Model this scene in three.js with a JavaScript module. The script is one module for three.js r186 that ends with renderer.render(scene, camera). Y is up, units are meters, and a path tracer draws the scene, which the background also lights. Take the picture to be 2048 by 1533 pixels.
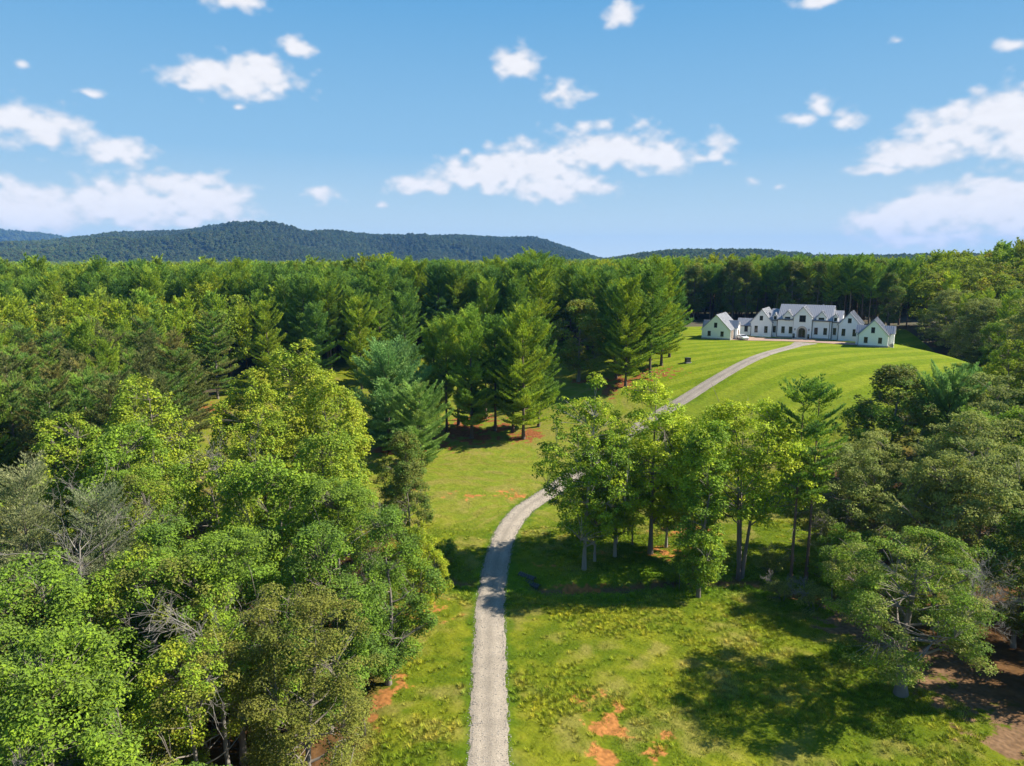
import * as THREE from 'three';

// ------------------------------------------------------------------ camera, sky, sun, exposure
const W = 1024, HT = 766;
const renderer = new THREE.WebGLRenderer({ antialias: true });
renderer.setSize(W, HT);
renderer.toneMapping = THREE.LinearToneMapping;
renderer.toneMappingExposure = 2.35;
renderer.shadowMap.enabled = true;
const scene = new THREE.Scene();
const camera = new THREE.PerspectiveCamera(56.72, W / HT, 0.5, 30000);
camera.position.set(0, 38, 0);
camera.rotation.set(-10 * Math.PI / 180, 0, 0);
scene.add(camera);

const SUN = new THREE.Vector3(0.77, 0.64, -0.05).normalize();
const sun = new THREE.DirectionalLight(new THREE.Color(1.0, 0.93, 0.80), 5.0);
sun.position.copy(SUN).multiplyScalar(400).add(new THREE.Vector3(0, 0, -130));
sun.target.position.set(0, 0, -130);
sun.castShadow = true;
Object.assign(sun.shadow.camera, { left: -260, right: 260, top: 260, bottom: -260, near: 1, far: 1200 });
sun.shadow.mapSize.set(4096, 4096);
scene.add(sun, sun.target);

// ------------------------------------------------------------------ random numbers and noise
function rng(seed) {
  let a = (seed * 2654435761) >>> 0;
  return () => { a = (a + 0x6D2B79F5) | 0; let t = Math.imul(a ^ (a >>> 15), 1 | a); t = (t + Math.imul(t ^ (t >>> 7), 61 | t)) ^ t; return ((t ^ (t >>> 14)) >>> 0) / 4294967296; };
}
const PERM = new Uint8Array(512), LAT = new Float32Array(256);
{ const r = rng(11); const p = [...Array(256).keys()]; for (let i = 255; i > 0; i--) { const j = Math.floor(r() * (i + 1)); [p[i], p[j]] = [p[j], p[i]]; } for (let i = 0; i < 512; i++) PERM[i] = p[i & 255]; for (let i = 0; i < 256; i++) LAT[i] = r(); }
function vn(x, y) {
  const ix = Math.floor(x), iy = Math.floor(y); let fx = x - ix, fy = y - iy; fx = fx * fx * (3 - 2 * fx); fy = fy * fy * (3 - 2 * fy);
  const X = ix & 255, Y = iy & 255, A = PERM[X], B = PERM[(X + 1) & 255];
  const a = LAT[PERM[A + Y]], b = LAT[PERM[B + Y]], c = LAT[PERM[A + ((Y + 1) & 255)]], d = LAT[PERM[B + ((Y + 1) & 255)]];
  return a + (b - a) * fx + (c - a + (a - b - c + d) * fx) * fy;
}
function fbm(x, y, n = 4) { let s = 0, a = 0.5, t = 0; for (let i = 0; i < n; i++) { s += a * vn(x, y); t += a; a *= 0.5; x = x * 2.03 + 17.3; y = y * 2.03 + 5.1; } return s / t; }
const clamp = (x, a = 0, b = 1) => Math.max(a, Math.min(b, x));
const S = (a, b, x) => { const t = clamp((x - a) / (b - a)); return t * t * (3 - 2 * t); };
const mix = (a, b, t) => a + (b - a) * t;
const srgb = (v) => { v = clamp(v); return v <= 0.0031308 ? v * 12.92 : 1.055 * Math.pow(v, 1 / 2.4) - 0.055; };

// ------------------------------------------------------------------ sky: air and drifting fair-weather clouds
{
  // degrees right of straight ahead, degrees up, half width, half height, density
  const clouds = [[-20.1, 12.4, 4.22, 1.26, 1], [-21.8, 12.7, 1.97, 0.96, .9], [-18.3, 13.1, 1.48, .95, .9], [-16, 14.7, 1.31, .63, .75], [.2, 14.2, 1.68, 1.25, .7], [8.2, 17.2, 1.46, .89, .6], [3.9, 12, 1.94, .93, .5], [-20.1, 17.2, 2.05, .74, .7], [-33, 8.3, 3.17, 1.54, .85], [-28.4, 6.9, 2.34, 1.22, .7], [-33.7, 2.9, 3.56, 1.8, 1], [-27.9, 3.4, 4.59, 1.56, 1], [-23.1, 3.7, 3.38, 1.8, 1], [-25.3, 5.1, 2.17, .88, .7], [-6.8, 5.4, 2.51, .7, .7], [-2.5, 6.2, 3.78, 1.36, 1], [2.2, 6.9, 4.6, 1.74, 1], [6.8, 7.9, 4.94, 1.72, .95], [11.3, 7.5, 3.03, 1.21, .85], [3, 5.2, 4.64, 1.01, .8], [15.7, 7.9, 1.41, 1.33, .4], [21.1, 9.7, 1.66, .71, .5], [22.4, 10.4, 1.09, .87, .5], [24.3, 9.4, 1.25, .76, .5], [26.6, 6, 1.77, .52, .7], [28.6, 7, 2.74, 1.18, .9], [31.1, 8.1, 2.94, 1.63, 1], [33.5, 8.7, 2.81, 1.9, 1], [35.7, 7.3, 3.33, 2.02, .9], [26.9, 2.3, 2.17, 1.05, .9], [29.6, 2.9, 3.12, 1.37, 1], [32.7, 3.4, 3.61, 1.65, 1], [35.6, 3, 3.43, 1.91, 1], [30.3, 1.3, 5.18, .75, .4], [-29.4, 10.7, .92, .33, .4], [-33.1, 11.9, .43, .28, .45], [-20.2, 10.6, .52, .32, .4], [26.9, 14.1, .67, .33, .4], [33.3, 13, .85, .49, .6], [21.9, 17, 1.91, .47, .5], [-14.7, 4.7, 1.69, .68, .4], [-10.1, 4, .62, .39, .35], [18.1, 5.5, .7, .44, .35], [19.9, 5, .54, .29, .3]];
  const r = rng(5);
  for (let i = 0; i < 95; i++) { // the same fair-weather clouds go on all round and overhead
    const a = 40 + r() * 280, e = 1.5 + Math.pow(r(), 1.6) * 60, w = 1.2 + r() * 3.2, n = 1 + Math.floor(r() * 4), k = 0.45 + r() * 0.55;
    for (let j = 0; j < n; j++) clouds.push([a + (r() - .5) * w * 2.6, e + (r() - .5) * .9, w * (.6 + r() * .6), w * .4 * (.6 + r() * .5), k]);
  }
  for (let i = 0; i < 10; i++) clouds.push([-36 + r() * 72, 22 + r() * 35, 1 + r() * 2.5, .6 + r() * .8, .4 + r() * .5]);
  const K = 1 / 2.22, w = 4096, h = 2048, data = new Float32Array(w * h * 4);
  const stops = [[0, .68, .79, .81], [1.5, .60, .74, .80], [4, .46, .65, .79], [8, .285, .53, .77], [18.5, .135, .385, .69], [40, .075, .26, .60], [90, .045, .18, .48]];
  const dens = new Float32Array(w * h / 2), yy0 = h / 2;
  for (const [a, e, rw, rh, k] of clouds) {
    const ce = Math.cos(e * Math.PI / 180), m = 1.9;
    const e0 = Math.max(0, e - rh * m), e1 = Math.min(89.5, e + rh * m);
    for (let row = Math.floor((e0 / 180 + .5) * h); row <= Math.ceil((e1 / 180 + .5) * h) && row < h; row++) {
      if (row < yy0) continue;
      const ee = ((row + .5) / h - .5) * 180, half = rw * m / Math.max(.2, ce / (1));
      for (let c = Math.floor((a - half) / 360 * w); c <= (a + half) / 360 * w; c++) {
        const aa = (c + .5) / w * 360; let wx = (vn(aa * .9, ee * 1.5) - .5) * rw * .5, wy = (vn(aa * 1.1 + 40, ee * 1.6 + 9) - .5) * rh * .8;
        const dx = (aa - a + wx) / (rw), dy0 = (ee - e + wy) / rh, dy = dy0 < 0 ? dy0 * 1.25 : dy0 * .95, q = 1 - Math.sqrt(dx * dx + dy * dy) / 1.15;
        if (q < -.6) continue;
        const col = (((c + w / 4) % w) + w) % w, at = (row - yy0) * w + col, v = q * 1.15 * (0.55 + .45 * k) - (1 - k) * .34;
        if (v + .6 > dens[at]) dens[at] = v + .6;
      }
    }
  }
  for (let row = 0; row < h; row++) {
    const el = ((row + .5) / h - .5) * 180;
    let i = 0; while (i < stops.length - 2 && stops[i + 1][0] < el) i++;
    const t = clamp((el - stops[i][0]) / (stops[i + 1][0] - stops[i][0])), base = [1, 2, 3].map((k) => mix(stops[i][k], stops[i + 1][k], t));
    const low = el < 0 ? 1 : 0;
    for (let col = 0; col < w; col++) {
      const o = (row * w + col) * 4; let A = 0, lum = 1;
      if (!low) {
        const q = dens[(row - yy0) * w + col];
        if (q > 0) {
          const aa = col / w * 360, f = fbm(aa * 1.6, el * 2.6 + 3, 5), f2 = fbm(aa * .55 + 9, el * .9, 3);
          const d = q - .54 + (f - .5) * .62 + (f2 - .5) * .5;
          A = S(-.16, .62, d) * .95; lum = .88 + .10 * S(.1, .75, d) + (f - .5) * .08;
        }
      }
      data[o] = K * mix(base[0], .93 * lum, A); data[o + 1] = K * mix(base[1], .925 * lum, A); data[o + 2] = K * mix(base[2], .96 * lum, A); data[o + 3] = 1;
    }
  }
  const tex = new THREE.DataTexture(data, w, h, THREE.RGBAFormat, THREE.FloatType);
  tex.mapping = THREE.EquirectangularReflectionMapping; tex.magFilter = THREE.LinearFilter; tex.minFilter = THREE.LinearFilter; tex.needsUpdate = true;
  scene.background = tex; scene.environment = tex;
}
scene.fog = new THREE.FogExp2(new THREE.Color(0.17, 0.45, 1.0), 0.00006);

// ------------------------------------------------------------------ naming helpers
const taken = new Map();
function numbered(name) { const n = taken.get(name) || 0; taken.set(name, n + 1); return n ? name + '_' + String(n).padStart(3, '0') : name; }
function tag(o, label, category, group, kind) { if (label) o.userData.label = label; if (category) o.userData.category = category; if (group) o.userData.group = group; if (kind) o.userData.kind = kind; return o; }
function add(o, name) { o.name = numbered(name); scene.add(o); o.traverse((m) => { if (m.isMesh) { m.castShadow = true; m.receiveShadow = true; } }); return o; }
function part(parent, name, geo, mat) { const m = new THREE.Mesh(geo, mat); m.name = name; m.castShadow = m.receiveShadow = true; parent.add(m); return m; }

// ------------------------------------------------------------------ terrain
const HX = 79, HZ = -194, HY = 15.4;
const CREEK = [[-60, -88], [-30, -84], [-12, -82], [0, -80], [5, -78.5], [12, -78.5], [20, -80], [28, -80.5], [34, -77], [44, -75], [60, -77], [95, -86]];
const DRIVE = [[-1.5, -20], [-1.6, -36], [-1.7, -47.6], [-2.0, -56], [-2.2, -64.4], [-2.4, -75.3], [-1.9, -86.5], [-.6, -96.6], [1.8, -104], [6.2, -111], [11, -118.9], [16.4, -127], [25.3, -136.5], [36.1, -145.2], [41.6, -150.0], [47.4, -155.3], [53.7, -161.5], [60.5, -168.6], [68.9, -178], [76.1, -186.6], [79.5, -190.6]];
function segd(x, z, P) {
  let m = 1e9;
  for (let i = 0; i < P.length - 1; i++) { const ax = P[i][0], az = P[i][1], dx = P[i + 1][0] - ax, dz = P[i + 1][1] - az, t = clamp(((x - ax) * dx + (z - az) * dz) / (dx * dx + dz * dz)), q = (x - ax - t * dx) ** 2 + (z - az - t * dz) ** 2; if (q < m) m = q; }
  return Math.sqrt(m);
}
function H(x, z) {
  const d = -z;
  let h = (11.5 + 3.5 * S(10, 80, x)) * S(90, 235, d + .08 * x);
  const e = Math.hypot((x - HX) * .866 + (z - HZ) * .5, 1.2 * (-(x - HX) * .5 + (z - HZ) * .866)), w = 1 - S(29, 118, e);
  h += (HY - h) * w;
  h += 9 * S(.52, .8, x / Math.max(60, d)) * S(150, 330, d) - 5 * S(270, 520, d) - 9.5 * S(101, 124, x) * S(245, 205, d) * S(60, 110, d);
  h += (1 - w) * (.35 * Math.sin(x * .051 + 1.3) * Math.sin(d * .043 + .5) + .18 * Math.sin(x * .13 - d * .09));
  if (x > -70 && x < 100 && d > 60 && d < 100) { const k = segd(x, z, CREEK); if (k < 8) h -= 1.25 * Math.exp(-((k / 1.7) ** 2)) * S(2.2, 4.5, Math.abs(x + 1.2)); }
  if (d > 420) h += (vn(x * .0021 + 3, d * .0021) - .5) * 6 * S(420, 900, d);
  return h;
}

// what the ground is made of at a place: returns [r, g, b, grassiness]
const STRAW = [[-9.6, -140, 7.5, 6.5], [-6.4, -147.5, 4, 3.2], [1.4, -136.6, 3.6, 3.0], [24.6, -156.5, 4.6, 4.6], [32, -160.5, 5, 4], [-67, -156.5, 7, 4.2], [-22, -132, 4, 3], [15.9, -163, 3, 3]];
const CLAY = [[8.2, -52.8, 1.5, 2.6, 1], [6.6, -56.5, 1.1, 1.3, .8], [11.2, -49.3, 1.9, 1.2, 1.1], [12.6, -51.4, 1.0, .8, .9], [7.6, -48.7, 1.2, 1.6, .9], [-6.7, -109, 3.2, 1.5, .62], [.4, -109.7, 2.4, 1.5, .7], [-20.2, -123.7, 1.6, 1.3, .9], [-16.7, -111.7, 1.3, 1.1, .9], [-11.0, -58.0, 1.7, 2.2, .95], [-12.0, -53.5, 1.2, 2.0, .7], [-9.5, -73, 3, 3, .62], [10.2, -79.2, 3.4, .9, .8], [20, -88.5, 6, 3, .72], [24, -95, 4, 3, .7], [34, -76, 5, 1.3, .8], [4, -85, 1, 1, .4]];
const LITTER = [[44, -60, 6.5, 8, 1.6], [37.6, -69.5, 4.5, 4.5, 1.2], [36.8, -73.8, 3.4, 2.2, .9], [42.5, -52, 5, 6, 1.5], [50, -54, 8, 9, 1.6], [46, -70, 7, 6, 1.3]];
const drvW = 1.55;
function gcol(x, z, o) {
  const d = -z, n1 = fbm(x * .045 + 3, d * .045, 3), n2 = fbm(x * .19 + 7, d * .19, 3), n3 = vn(x * 1.1 + 5, d * 1.1), n4 = vn(x * 3.9, d * 3.9), n5 = vn(x * .42 + 50, d * .42);
  const dd = segd(x, z, DRIVE);
  let y = clamp(.15 + (n1 - .35) * 1.3 + (n2 - .5) * 1.5 + (n3 - .5) * .8), dry = clamp((n5 - .52) * 2.4 + (n3 - .5) * 1.3 + (n2 - .5) * 1.1);
  let r = mix(.125, .245, y), g = mix(.182, .262, y), b = mix(.014, .026, y), grass = 1;
  const field = S(92, 104, d) * S(190, 150, d) * S(14, 2, x - (d - 105) * .55);                 // mown meadow beyond the creek
  const swirl = vn(x * .5 + vn(x * .11, d * .11) * 14, d * .9 + vn(x * .13 + 9, d * .1) * 10);
  if (field > 0) { dry = mix(dry, clamp(dry * 1.1 + (swirl - .46) * 1.9), field); r = mix(r, .25 + .06 * (swirl - .5), field * .8); g = mix(g, .285, field * .8); b = mix(b, .045, field * .8); }
  const lawn = S(118, 142, d + (x - 40) * .28) * S(20, 34, x - (d - 150) * .02);                 // mown house lawn
  r = mix(r, .29, dry * .65); g = mix(g, .255, dry * .65); b = mix(b, .10, dry * .65);
  if (lawn > 0) {
    const side = (x - 47.4) * .75 + (z + 155.3) * .66;
    let st;
    if (side < 0 || d > 192) { const q = x * .55 - d * .83 + 4 * Math.sin(x * .07); st = S(-.25, .25, Math.sin(q * 1.35)); } else { const q = d * .95 - x * .42 + 5 * Math.sin(x * .045 + 1); st = S(-.5, .5, Math.sin(q * .75)); }
    st = clamp(st * (.5 + n1) + (n2 - .5) * 1.1 + (n3 - .5) * .35);
    const rough = S(150, 132, d + (x - 45) * .2 + (n2 - .5) * 18) * .75;
    let lr = mix(.175, .25, st), lg = mix(.255, .31, st), lb = mix(.016, .032, st);
    lr = mix(lr, .205 + .05 * (swirl - .5), rough); lg = mix(lg, .265, rough); lb = mix(lb, .035, rough);
    r = mix(r, lr, lawn); g = mix(g, lg, lawn); b = mix(b, lb, lawn);
  }
  const lush = S(2.9, 1.7, dd + (n3 - .5) * .9) * .75 * S(175, 120, d); r = mix(r, .085, lush); g = mix(g, .165, lush); b = mix(b, .014, lush); // thick green verge
  if (d > 68 && d < 92) { const k = segd(x, z, CREEK), wet = S(6, 2, k + (n2 - .5) * 4); r = mix(r, .14, wet * .7); g = mix(g, .255, wet * .7); b = mix(b, .018, wet * .7); const bed = S(1.5, .5, k + (n3 - .5) * .9) * S(2.6, 4.6, Math.abs(x + 1.2)); r = mix(r, .26, bed); g = mix(g, .17, bed); b = mix(b, .115, bed); grass = mix(grass, 0, bed); }
  const blot = (list, cr, cg, cb, sharp) => { for (const [cx, cz, rx, rz, k] of list) { const q = Math.hypot((x - cx) / rx, (z - cz) / rz); if (q > 1.8) continue; const m = S(.12, .12 + sharp, (1.25 - q) * (k ?? 1) * .75 + (n2 - .5) * 1.1 + (n3 - .5) * 1.25 + (n4 - .5) * .55 - .14); if (m > 0) { const v = .8 + .4 * n4; r = mix(r, cr * v, m); g = mix(g, cg * v, m); b = mix(b, cb * v, m); grass *= 1 - m * .93; } } };
  blot(STRAW, .30, .115, .062, .2); blot(CLAY, .46, .20, .088, .34); blot(LITTER, .25, .155, .125, .3);
  // forest floor of leaf litter under the woods
  const woodL = S(-9, -15, x + (d < 60 ? 0 : 0) - (d > 60 ? -S(60, 75, d) * 4 : 0)) * S(100, 90, d) + S(-24, -34, x + (d - 100) * .04) * S(92, 98, d) * S(132, 120, d) * (1 - field * .6), woodR = S(38, 46, x - S(80, 130, d) * 14 + (n2 - .5) * 8) * S(128, 112, d);
  const wood = clamp(Math.max(woodL * S(.2, .5, n2 + .22), woodR * S(.2, .5, n2 + .2), S(206, 214, d + x * .05 + (n2 - .5) * 8) * S(56, 40, x)));
  if (wood > 0) { const v = .8 + .4 * n3; r = mix(r, .15 * v, wood); g = mix(g, .082 * v, wood); b = mix(b, .05 * v, wood); grass *= 1 - wood * .9; }
  const v = .80 + .26 * n4 + .16 * n3; o[0] = r * v * .66; o[1] = g * v * .645; o[2] = b * v * .44; o[3] = dd < drvW + .12 ? 0 : grass; o[4] = lawn;
  return o;
}
function spaced(a, b, lo, hi, step) { // fine between a and b, growing outwards to lo and hi
  const v = []; for (let x = a; x <= b + 1e-6; x += step) v.push(x);
  for (let x = b, s = step; x < hi;) { s *= 1.22; x = Math.min(hi, x + s); v.push(x); }
  for (let x = a, s = step; x > lo;) { s *= 1.22; x = Math.max(lo, x - s); v.unshift(x); }
  return v;
}
const GX0 = -72, GD0 = 34, GS = 204;
{
  const xs = spaced(GX0, GX0 + GS, -9000, 9000, 1), ds = spaced(GD0, GD0 + GS, -4000, 9000, 1), nx = xs.length, nd = ds.length;
  const pos = new Float32Array(nx * nd * 3), uv = new Float32Array(nx * nd * 2), inner = [], outer = [];
  for (let j = 0; j < nd; j++) for (let i = 0; i < nx; i++) { const k = j * nx + i; pos.set([xs[i], H(xs[i], -ds[j]), -ds[j]], k * 3); uv.set([(xs[i] - GX0) / GS, (ds[j] - GD0) / GS], k * 2); }
  for (let j = 0; j < nd - 1; j++) for (let i = 0; i < nx - 1; i++) {
    const a = j * nx + i, b = a + 1, c = a + nx, d = c + 1, cx = (xs[i] + xs[i + 1]) / 2, cd = (ds[j] + ds[j + 1]) / 2;
    (cx > GX0 && cx < GX0 + GS && cd > GD0 && cd < GD0 + GS ? inner : outer).push(a, b, c, b, d, c);
  }
  const g = new THREE.BufferGeometry(); g.setAttribute('position', new THREE.BufferAttribute(pos, 3)); g.setAttribute('uv', new THREE.BufferAttribute(uv, 2));
  g.setIndex(inner.concat(outer)); g.addGroup(0, inner.length, 0); g.addGroup(inner.length, outer.length, 1); g.computeVertexNormals();
  const N = 2048, px = new Uint8Array(N * N * 4), o = [0, 0, 0, 0, 0], bump = new Uint8Array(N * N);
  for (let j = 0; j < N; j++) for (let i = 0; i < N; i++) {
    const x = GX0 + (i + .5) / N * GS, z = -(GD0 + (j + .5) / N * GS), k = j * N + i; gcol(x, z, o);
    px[k * 4] = srgb(o[0]) * 255; px[k * 4 + 1] = srgb(o[1]) * 255; px[k * 4 + 2] = srgb(o[2]) * 255; px[k * 4 + 3] = 255;
    bump[k] = 255 * clamp(.5 * vn(x * 2.6, -z * 2.6) + .5 * vn(x * 6.1, -z * 6.1));
  }
  const t = new THREE.DataTexture(px, N, N); t.colorSpace = THREE.SRGBColorSpace; t.magFilter = t.minFilter = THREE.LinearFilter; t.needsUpdate = true;
  const tb = new THREE.DataTexture(bump, N, N, THREE.RedFormat); tb.magFilter = tb.minFilter = THREE.LinearFilter; tb.needsUpdate = true;
  const M = 512, q = new Uint8Array(M * M * 4);
  for (let j = 0; j < M; j++) for (let i = 0; i < M; i++) { const f = fbm(i / M * 16, j / M * 16, 4), v = .7 + .6 * vn(i * .7, j * .7), m = S(.4, .6, f), k = (j * M + i) * 4; q[k] = srgb(mix(.07, .045, m) * v) * 255; q[k + 1] = srgb(mix(.045, .055, m) * v) * 255; q[k + 2] = srgb(mix(.026, .014, m) * v) * 255; q[k + 3] = 255; }
  const t2 = new THREE.DataTexture(q, M, M); t2.colorSpace = THREE.SRGBColorSpace; t2.wrapS = t2.wrapT = THREE.RepeatWrapping; t2.repeat.set(12, 12); t2.magFilter = t2.minFilter = THREE.LinearFilter; t2.needsUpdate = true;
  const ground = new THREE.Mesh(g, [new THREE.MeshPhysicalMaterial({ map: t, bumpMap: tb, bumpScale: .09, roughness: 1, specularIntensity: .1 }), new THREE.MeshStandardMaterial({ map: t2, roughness: 1 })]);
  ground.receiveShadow = true; add(ground, 'ground'); tag(ground, 'grassy and wooded ground rolling up to the house hill', 'ground', null, 'structure');
}
console.log('ground done');

// ------------------------------------------------------------------ driveway, forecourt, creek
function centreline(P, step) { const c = new THREE.CatmullRomCurve3(P.map(([x, z]) => new THREE.Vector3(x, 0, z)), false, 'centripetal'); const n = Math.round(c.getLength() / step); return { pts: c.getSpacedPoints(n), n, len: c.getLength() }; }
{
  const { pts, n } = centreline(DRIVE, .22), cols = 9, r = rng(21), pos = [], uv = [], col = [], idx = [];
  for (let i = 0; i <= n; i++) {
    const p = pts[i], a = pts[Math.max(0, i - 3)], b = pts[Math.min(n, i + 3)], tx = b.x - a.x, tz = b.z - a.z, l = Math.hypot(tx, tz), nx = -tz / l, nz = tx / l;
    const flare = 1 + .9 * S(n - 40, n, i), far = S(104, 128, -p.z);
    const wl = drvW * flare + (vn(i * .31, 3) - .5) * .26 * (1 - far * .6) + (r() - .5) * .08 * (1 - far), wr = drvW * flare + (vn(i * .29, 77) - .5) * .26 * (1 - far * .6) + (r() - .5) * .08 * (1 - far);
    for (let k = 0; k < cols; k++) {
      const s = k / (cols - 1) * 2 - 1, off = s < 0 ? s * wl : s * wr, x = p.x + nx * off, z = p.z + nz * off, edge = 1 - Math.pow(Math.abs(s), 6);
      const rut = Math.exp(-(((Math.abs(off) - .75) / .3) ** 2));
      pos.push(x, H(x, z) + .015 + .075 * edge - .022 * rut + (vn(x * 2.2, z * 2.2) - .5) * .03 * (1 - far), z); uv.push(x, -z);
      const g = .86 + .22 * vn(x * .8, z * .8) + .16 * rut - .14 * Math.exp(-((off / .28) ** 2)) * (.4 + 1.2 * vn(x * .9 + 5, z * .45));
      col.push(mix(.35, .285, far) * g, mix(.305, .25, far) * g, mix(.25, .215, far) * g);
    }
    if (i < n) for (let k = 0; k < cols - 1; k++) { const q = i * cols + k; idx.push(q, q + cols, q + 1, q + 1, q + cols, q + cols + 1); }
  }
  const g = new THREE.BufferGeometry(); g.setAttribute('position', new THREE.Float32BufferAttribute(pos, 3)); g.setAttribute('uv', new THREE.Float32BufferAttribute(uv, 2)); g.setAttribute('color', new THREE.Float32BufferAttribute(col, 3)); g.setIndex(idx); g.computeVertexNormals();
  if (g.attributes.normal.getY(5) < 0) { for (let i = 0; i < idx.length; i += 3) { const t = idx[i]; idx[i] = idx[i + 1]; idx[i + 1] = t; } g.setIndex(idx); g.computeVertexNormals(); }
  const M = 512, q = new Uint8Array(M * M * 4), bm = new Uint8Array(M * M);
  const rr = rng(8);
  for (let k = 0; k < M * M; k++) { const i = k % M, j = (k / M) | 0, st = vn(i * .33, j * .33) * .6 + rr() * .4, v = .66 + .5 * st; q[k * 4] = clamp(v) * 255; q[k * 4 + 1] = clamp(v * .985) * 255; q[k * 4 + 2] = clamp(v * .96) * 255; q[k * 4 + 3] = 255; bm[k] = st * 255; }
  const t = new THREE.DataTexture(q, M, M), tb = new THREE.DataTexture(bm, M, M, THREE.RedFormat);
  for (const a of [t, tb]) { a.wrapS = a.wrapT = THREE.RepeatWrapping; a.repeat.set(.13, .13); a.magFilter = a.minFilter = THREE.LinearFilter; a.needsUpdate = true; }
  t.colorSpace = THREE.SRGBColorSpace;
  const drive = new THREE.Mesh(g, new THREE.MeshStandardMaterial({ map: t, bumpMap: tb, bumpScale: .03, vertexColors: true, roughness: 1 }));
  add(drive, 'driveway'); tag(drive, 'pale gravel driveway curving up to the house', 'driveway', null, 'structure');
  // loose stones along both edges of the near drive
  const sg = new THREE.IcosahedronGeometry(.05, 0), st = new THREE.InstancedMesh(sg, new THREE.MeshStandardMaterial({ roughness: 1 }), 9000), m4 = new THREE.Matrix4(), qt = new THREE.Quaternion(), c = new THREE.Color();
  for (let i = 0; i < 9000; i++) {
    const j = Math.floor(r() * n * .62), p = pts[j], a = pts[Math.max(0, j - 2)], b = pts[j + 2], tx = b.x - a.x, tz = b.z - a.z, l = Math.hypot(tx, tz), side = r() < .5 ? -1 : 1, off = side * (drvW + (r() - .55) * .5) * (r() < .5 ? r() : 1), x = p.x - tz / l * off, z = p.z + tx / l * off, s = .35 + r() * .9;
    m4.compose(new THREE.Vector3(x, H(x, z) + .03 + (Math.abs(off) < drvW - .15 ? .05 : 0), z), qt.setFromEuler(new THREE.Euler(r() * 6, r() * 6, r() * 6)), new THREE.Vector3(s, s * .7, s)); st.setMatrixAt(i, m4);
    const v = .18 + r() * .2; st.setColorAt(i, c.setRGB(v, v * .93, v * .85));
  }
  add(st, 'gravel'); tag(st, 'loose pale gravel along the driveway edges', 'gravel', null, 'stuff');
  // shallow water in the creek bed
  const cw = centreline(CREEK.slice(4, 10), .5), wp = [], wi = [];
  cw.pts.forEach((p, i) => { const a = cw.pts[Math.max(0, i - 1)], b = cw.pts[Math.min(cw.n, i + 1)], tx = b.x - a.x, tz = b.z - a.z, l = Math.hypot(tx, tz), hw = .38 + .22 * vn(i * .3, 2), y = H(p.x, p.z) + .05; for (const s of [-1, 1]) wp.push(p.x - tz / l * hw * s, y, p.z + tx / l * hw * s); if (i < cw.n) wi.push(i * 2, i * 2 + 1, i * 2 + 2, i * 2 + 1, i * 2 + 3, i * 2 + 2); });
  const wg = new THREE.BufferGeometry(); wg.setAttribute('position', new THREE.Float32BufferAttribute(wp, 3)); wg.setIndex(wi); wg.computeVertexNormals();
  const water = new THREE.Mesh(wg, new THREE.MeshStandardMaterial({ color: new THREE.Color(.07, .06, .045), roughness: .12 })); add(water, 'creek_water'); tag(water, 'shallow brown creek running past the culvert', 'creek', null, 'structure');
}
const TH = 30 * Math.PI / 180, HO = [82.6, HY, -201.05];
const hw = (u, v) => [HO[0] + u * Math.cos(TH) - v * Math.sin(TH), HO[2] + u * Math.sin(TH) + v * Math.cos(TH)];
{
  const edge = [[-16.6, 14.0], [-16.6, 4.6], [-13, 3.7], [-7, 3.4], [-2.8, 3.2], [-2.4, 1.1], [2.4, 1.1], [2.8, 3.2], [8, 3.9], [12, 4.1], [15.0, 4.4], [15.0, 10.5], [11.5, 9.8], [6.5, 9.2], [1.5, 9.2], [-3.5, 9.9], [-8, 11.4], [-12, 13.2]];
  const sh = new THREE.Shape(edge.map(([u, v]) => { const [x, z] = hw(u, v); return new THREE.Vector2(x, -z); })), g = new THREE.ShapeGeometry(sh); g.rotateX(-Math.PI / 2); g.translate(0, HY + .08, 0);
  const M = 256, q = new Uint8Array(M * M * 4), rr = rng(31); for (let k = 0; k < M * M; k++) { const v = .72 + .28 * (rr() * .5 + .5 * vn((k % M) * .2, (k / M | 0) * .2)); q[k * 4] = v * 255; q[k * 4 + 1] = v * 250; q[k * 4 + 2] = v * 245; q[k * 4 + 3] = 255; }
  const t = new THREE.DataTexture(q, M, M); t.wrapS = t.wrapT = THREE.RepeatWrapping; t.repeat.set(.12, .12); t.magFilter = t.minFilter = THREE.LinearFilter; t.colorSpace = THREE.SRGBColorSpace; t.needsUpdate = true;
  const f = new THREE.Mesh(g, new THREE.MeshStandardMaterial({ map: t, color: new THREE.Color(.42, .29, .22), roughness: 1 })); add(f, 'forecourt'); tag(f, 'peach coloured gravel forecourt in front of the house', 'forecourt', null, 'structure');
}

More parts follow.
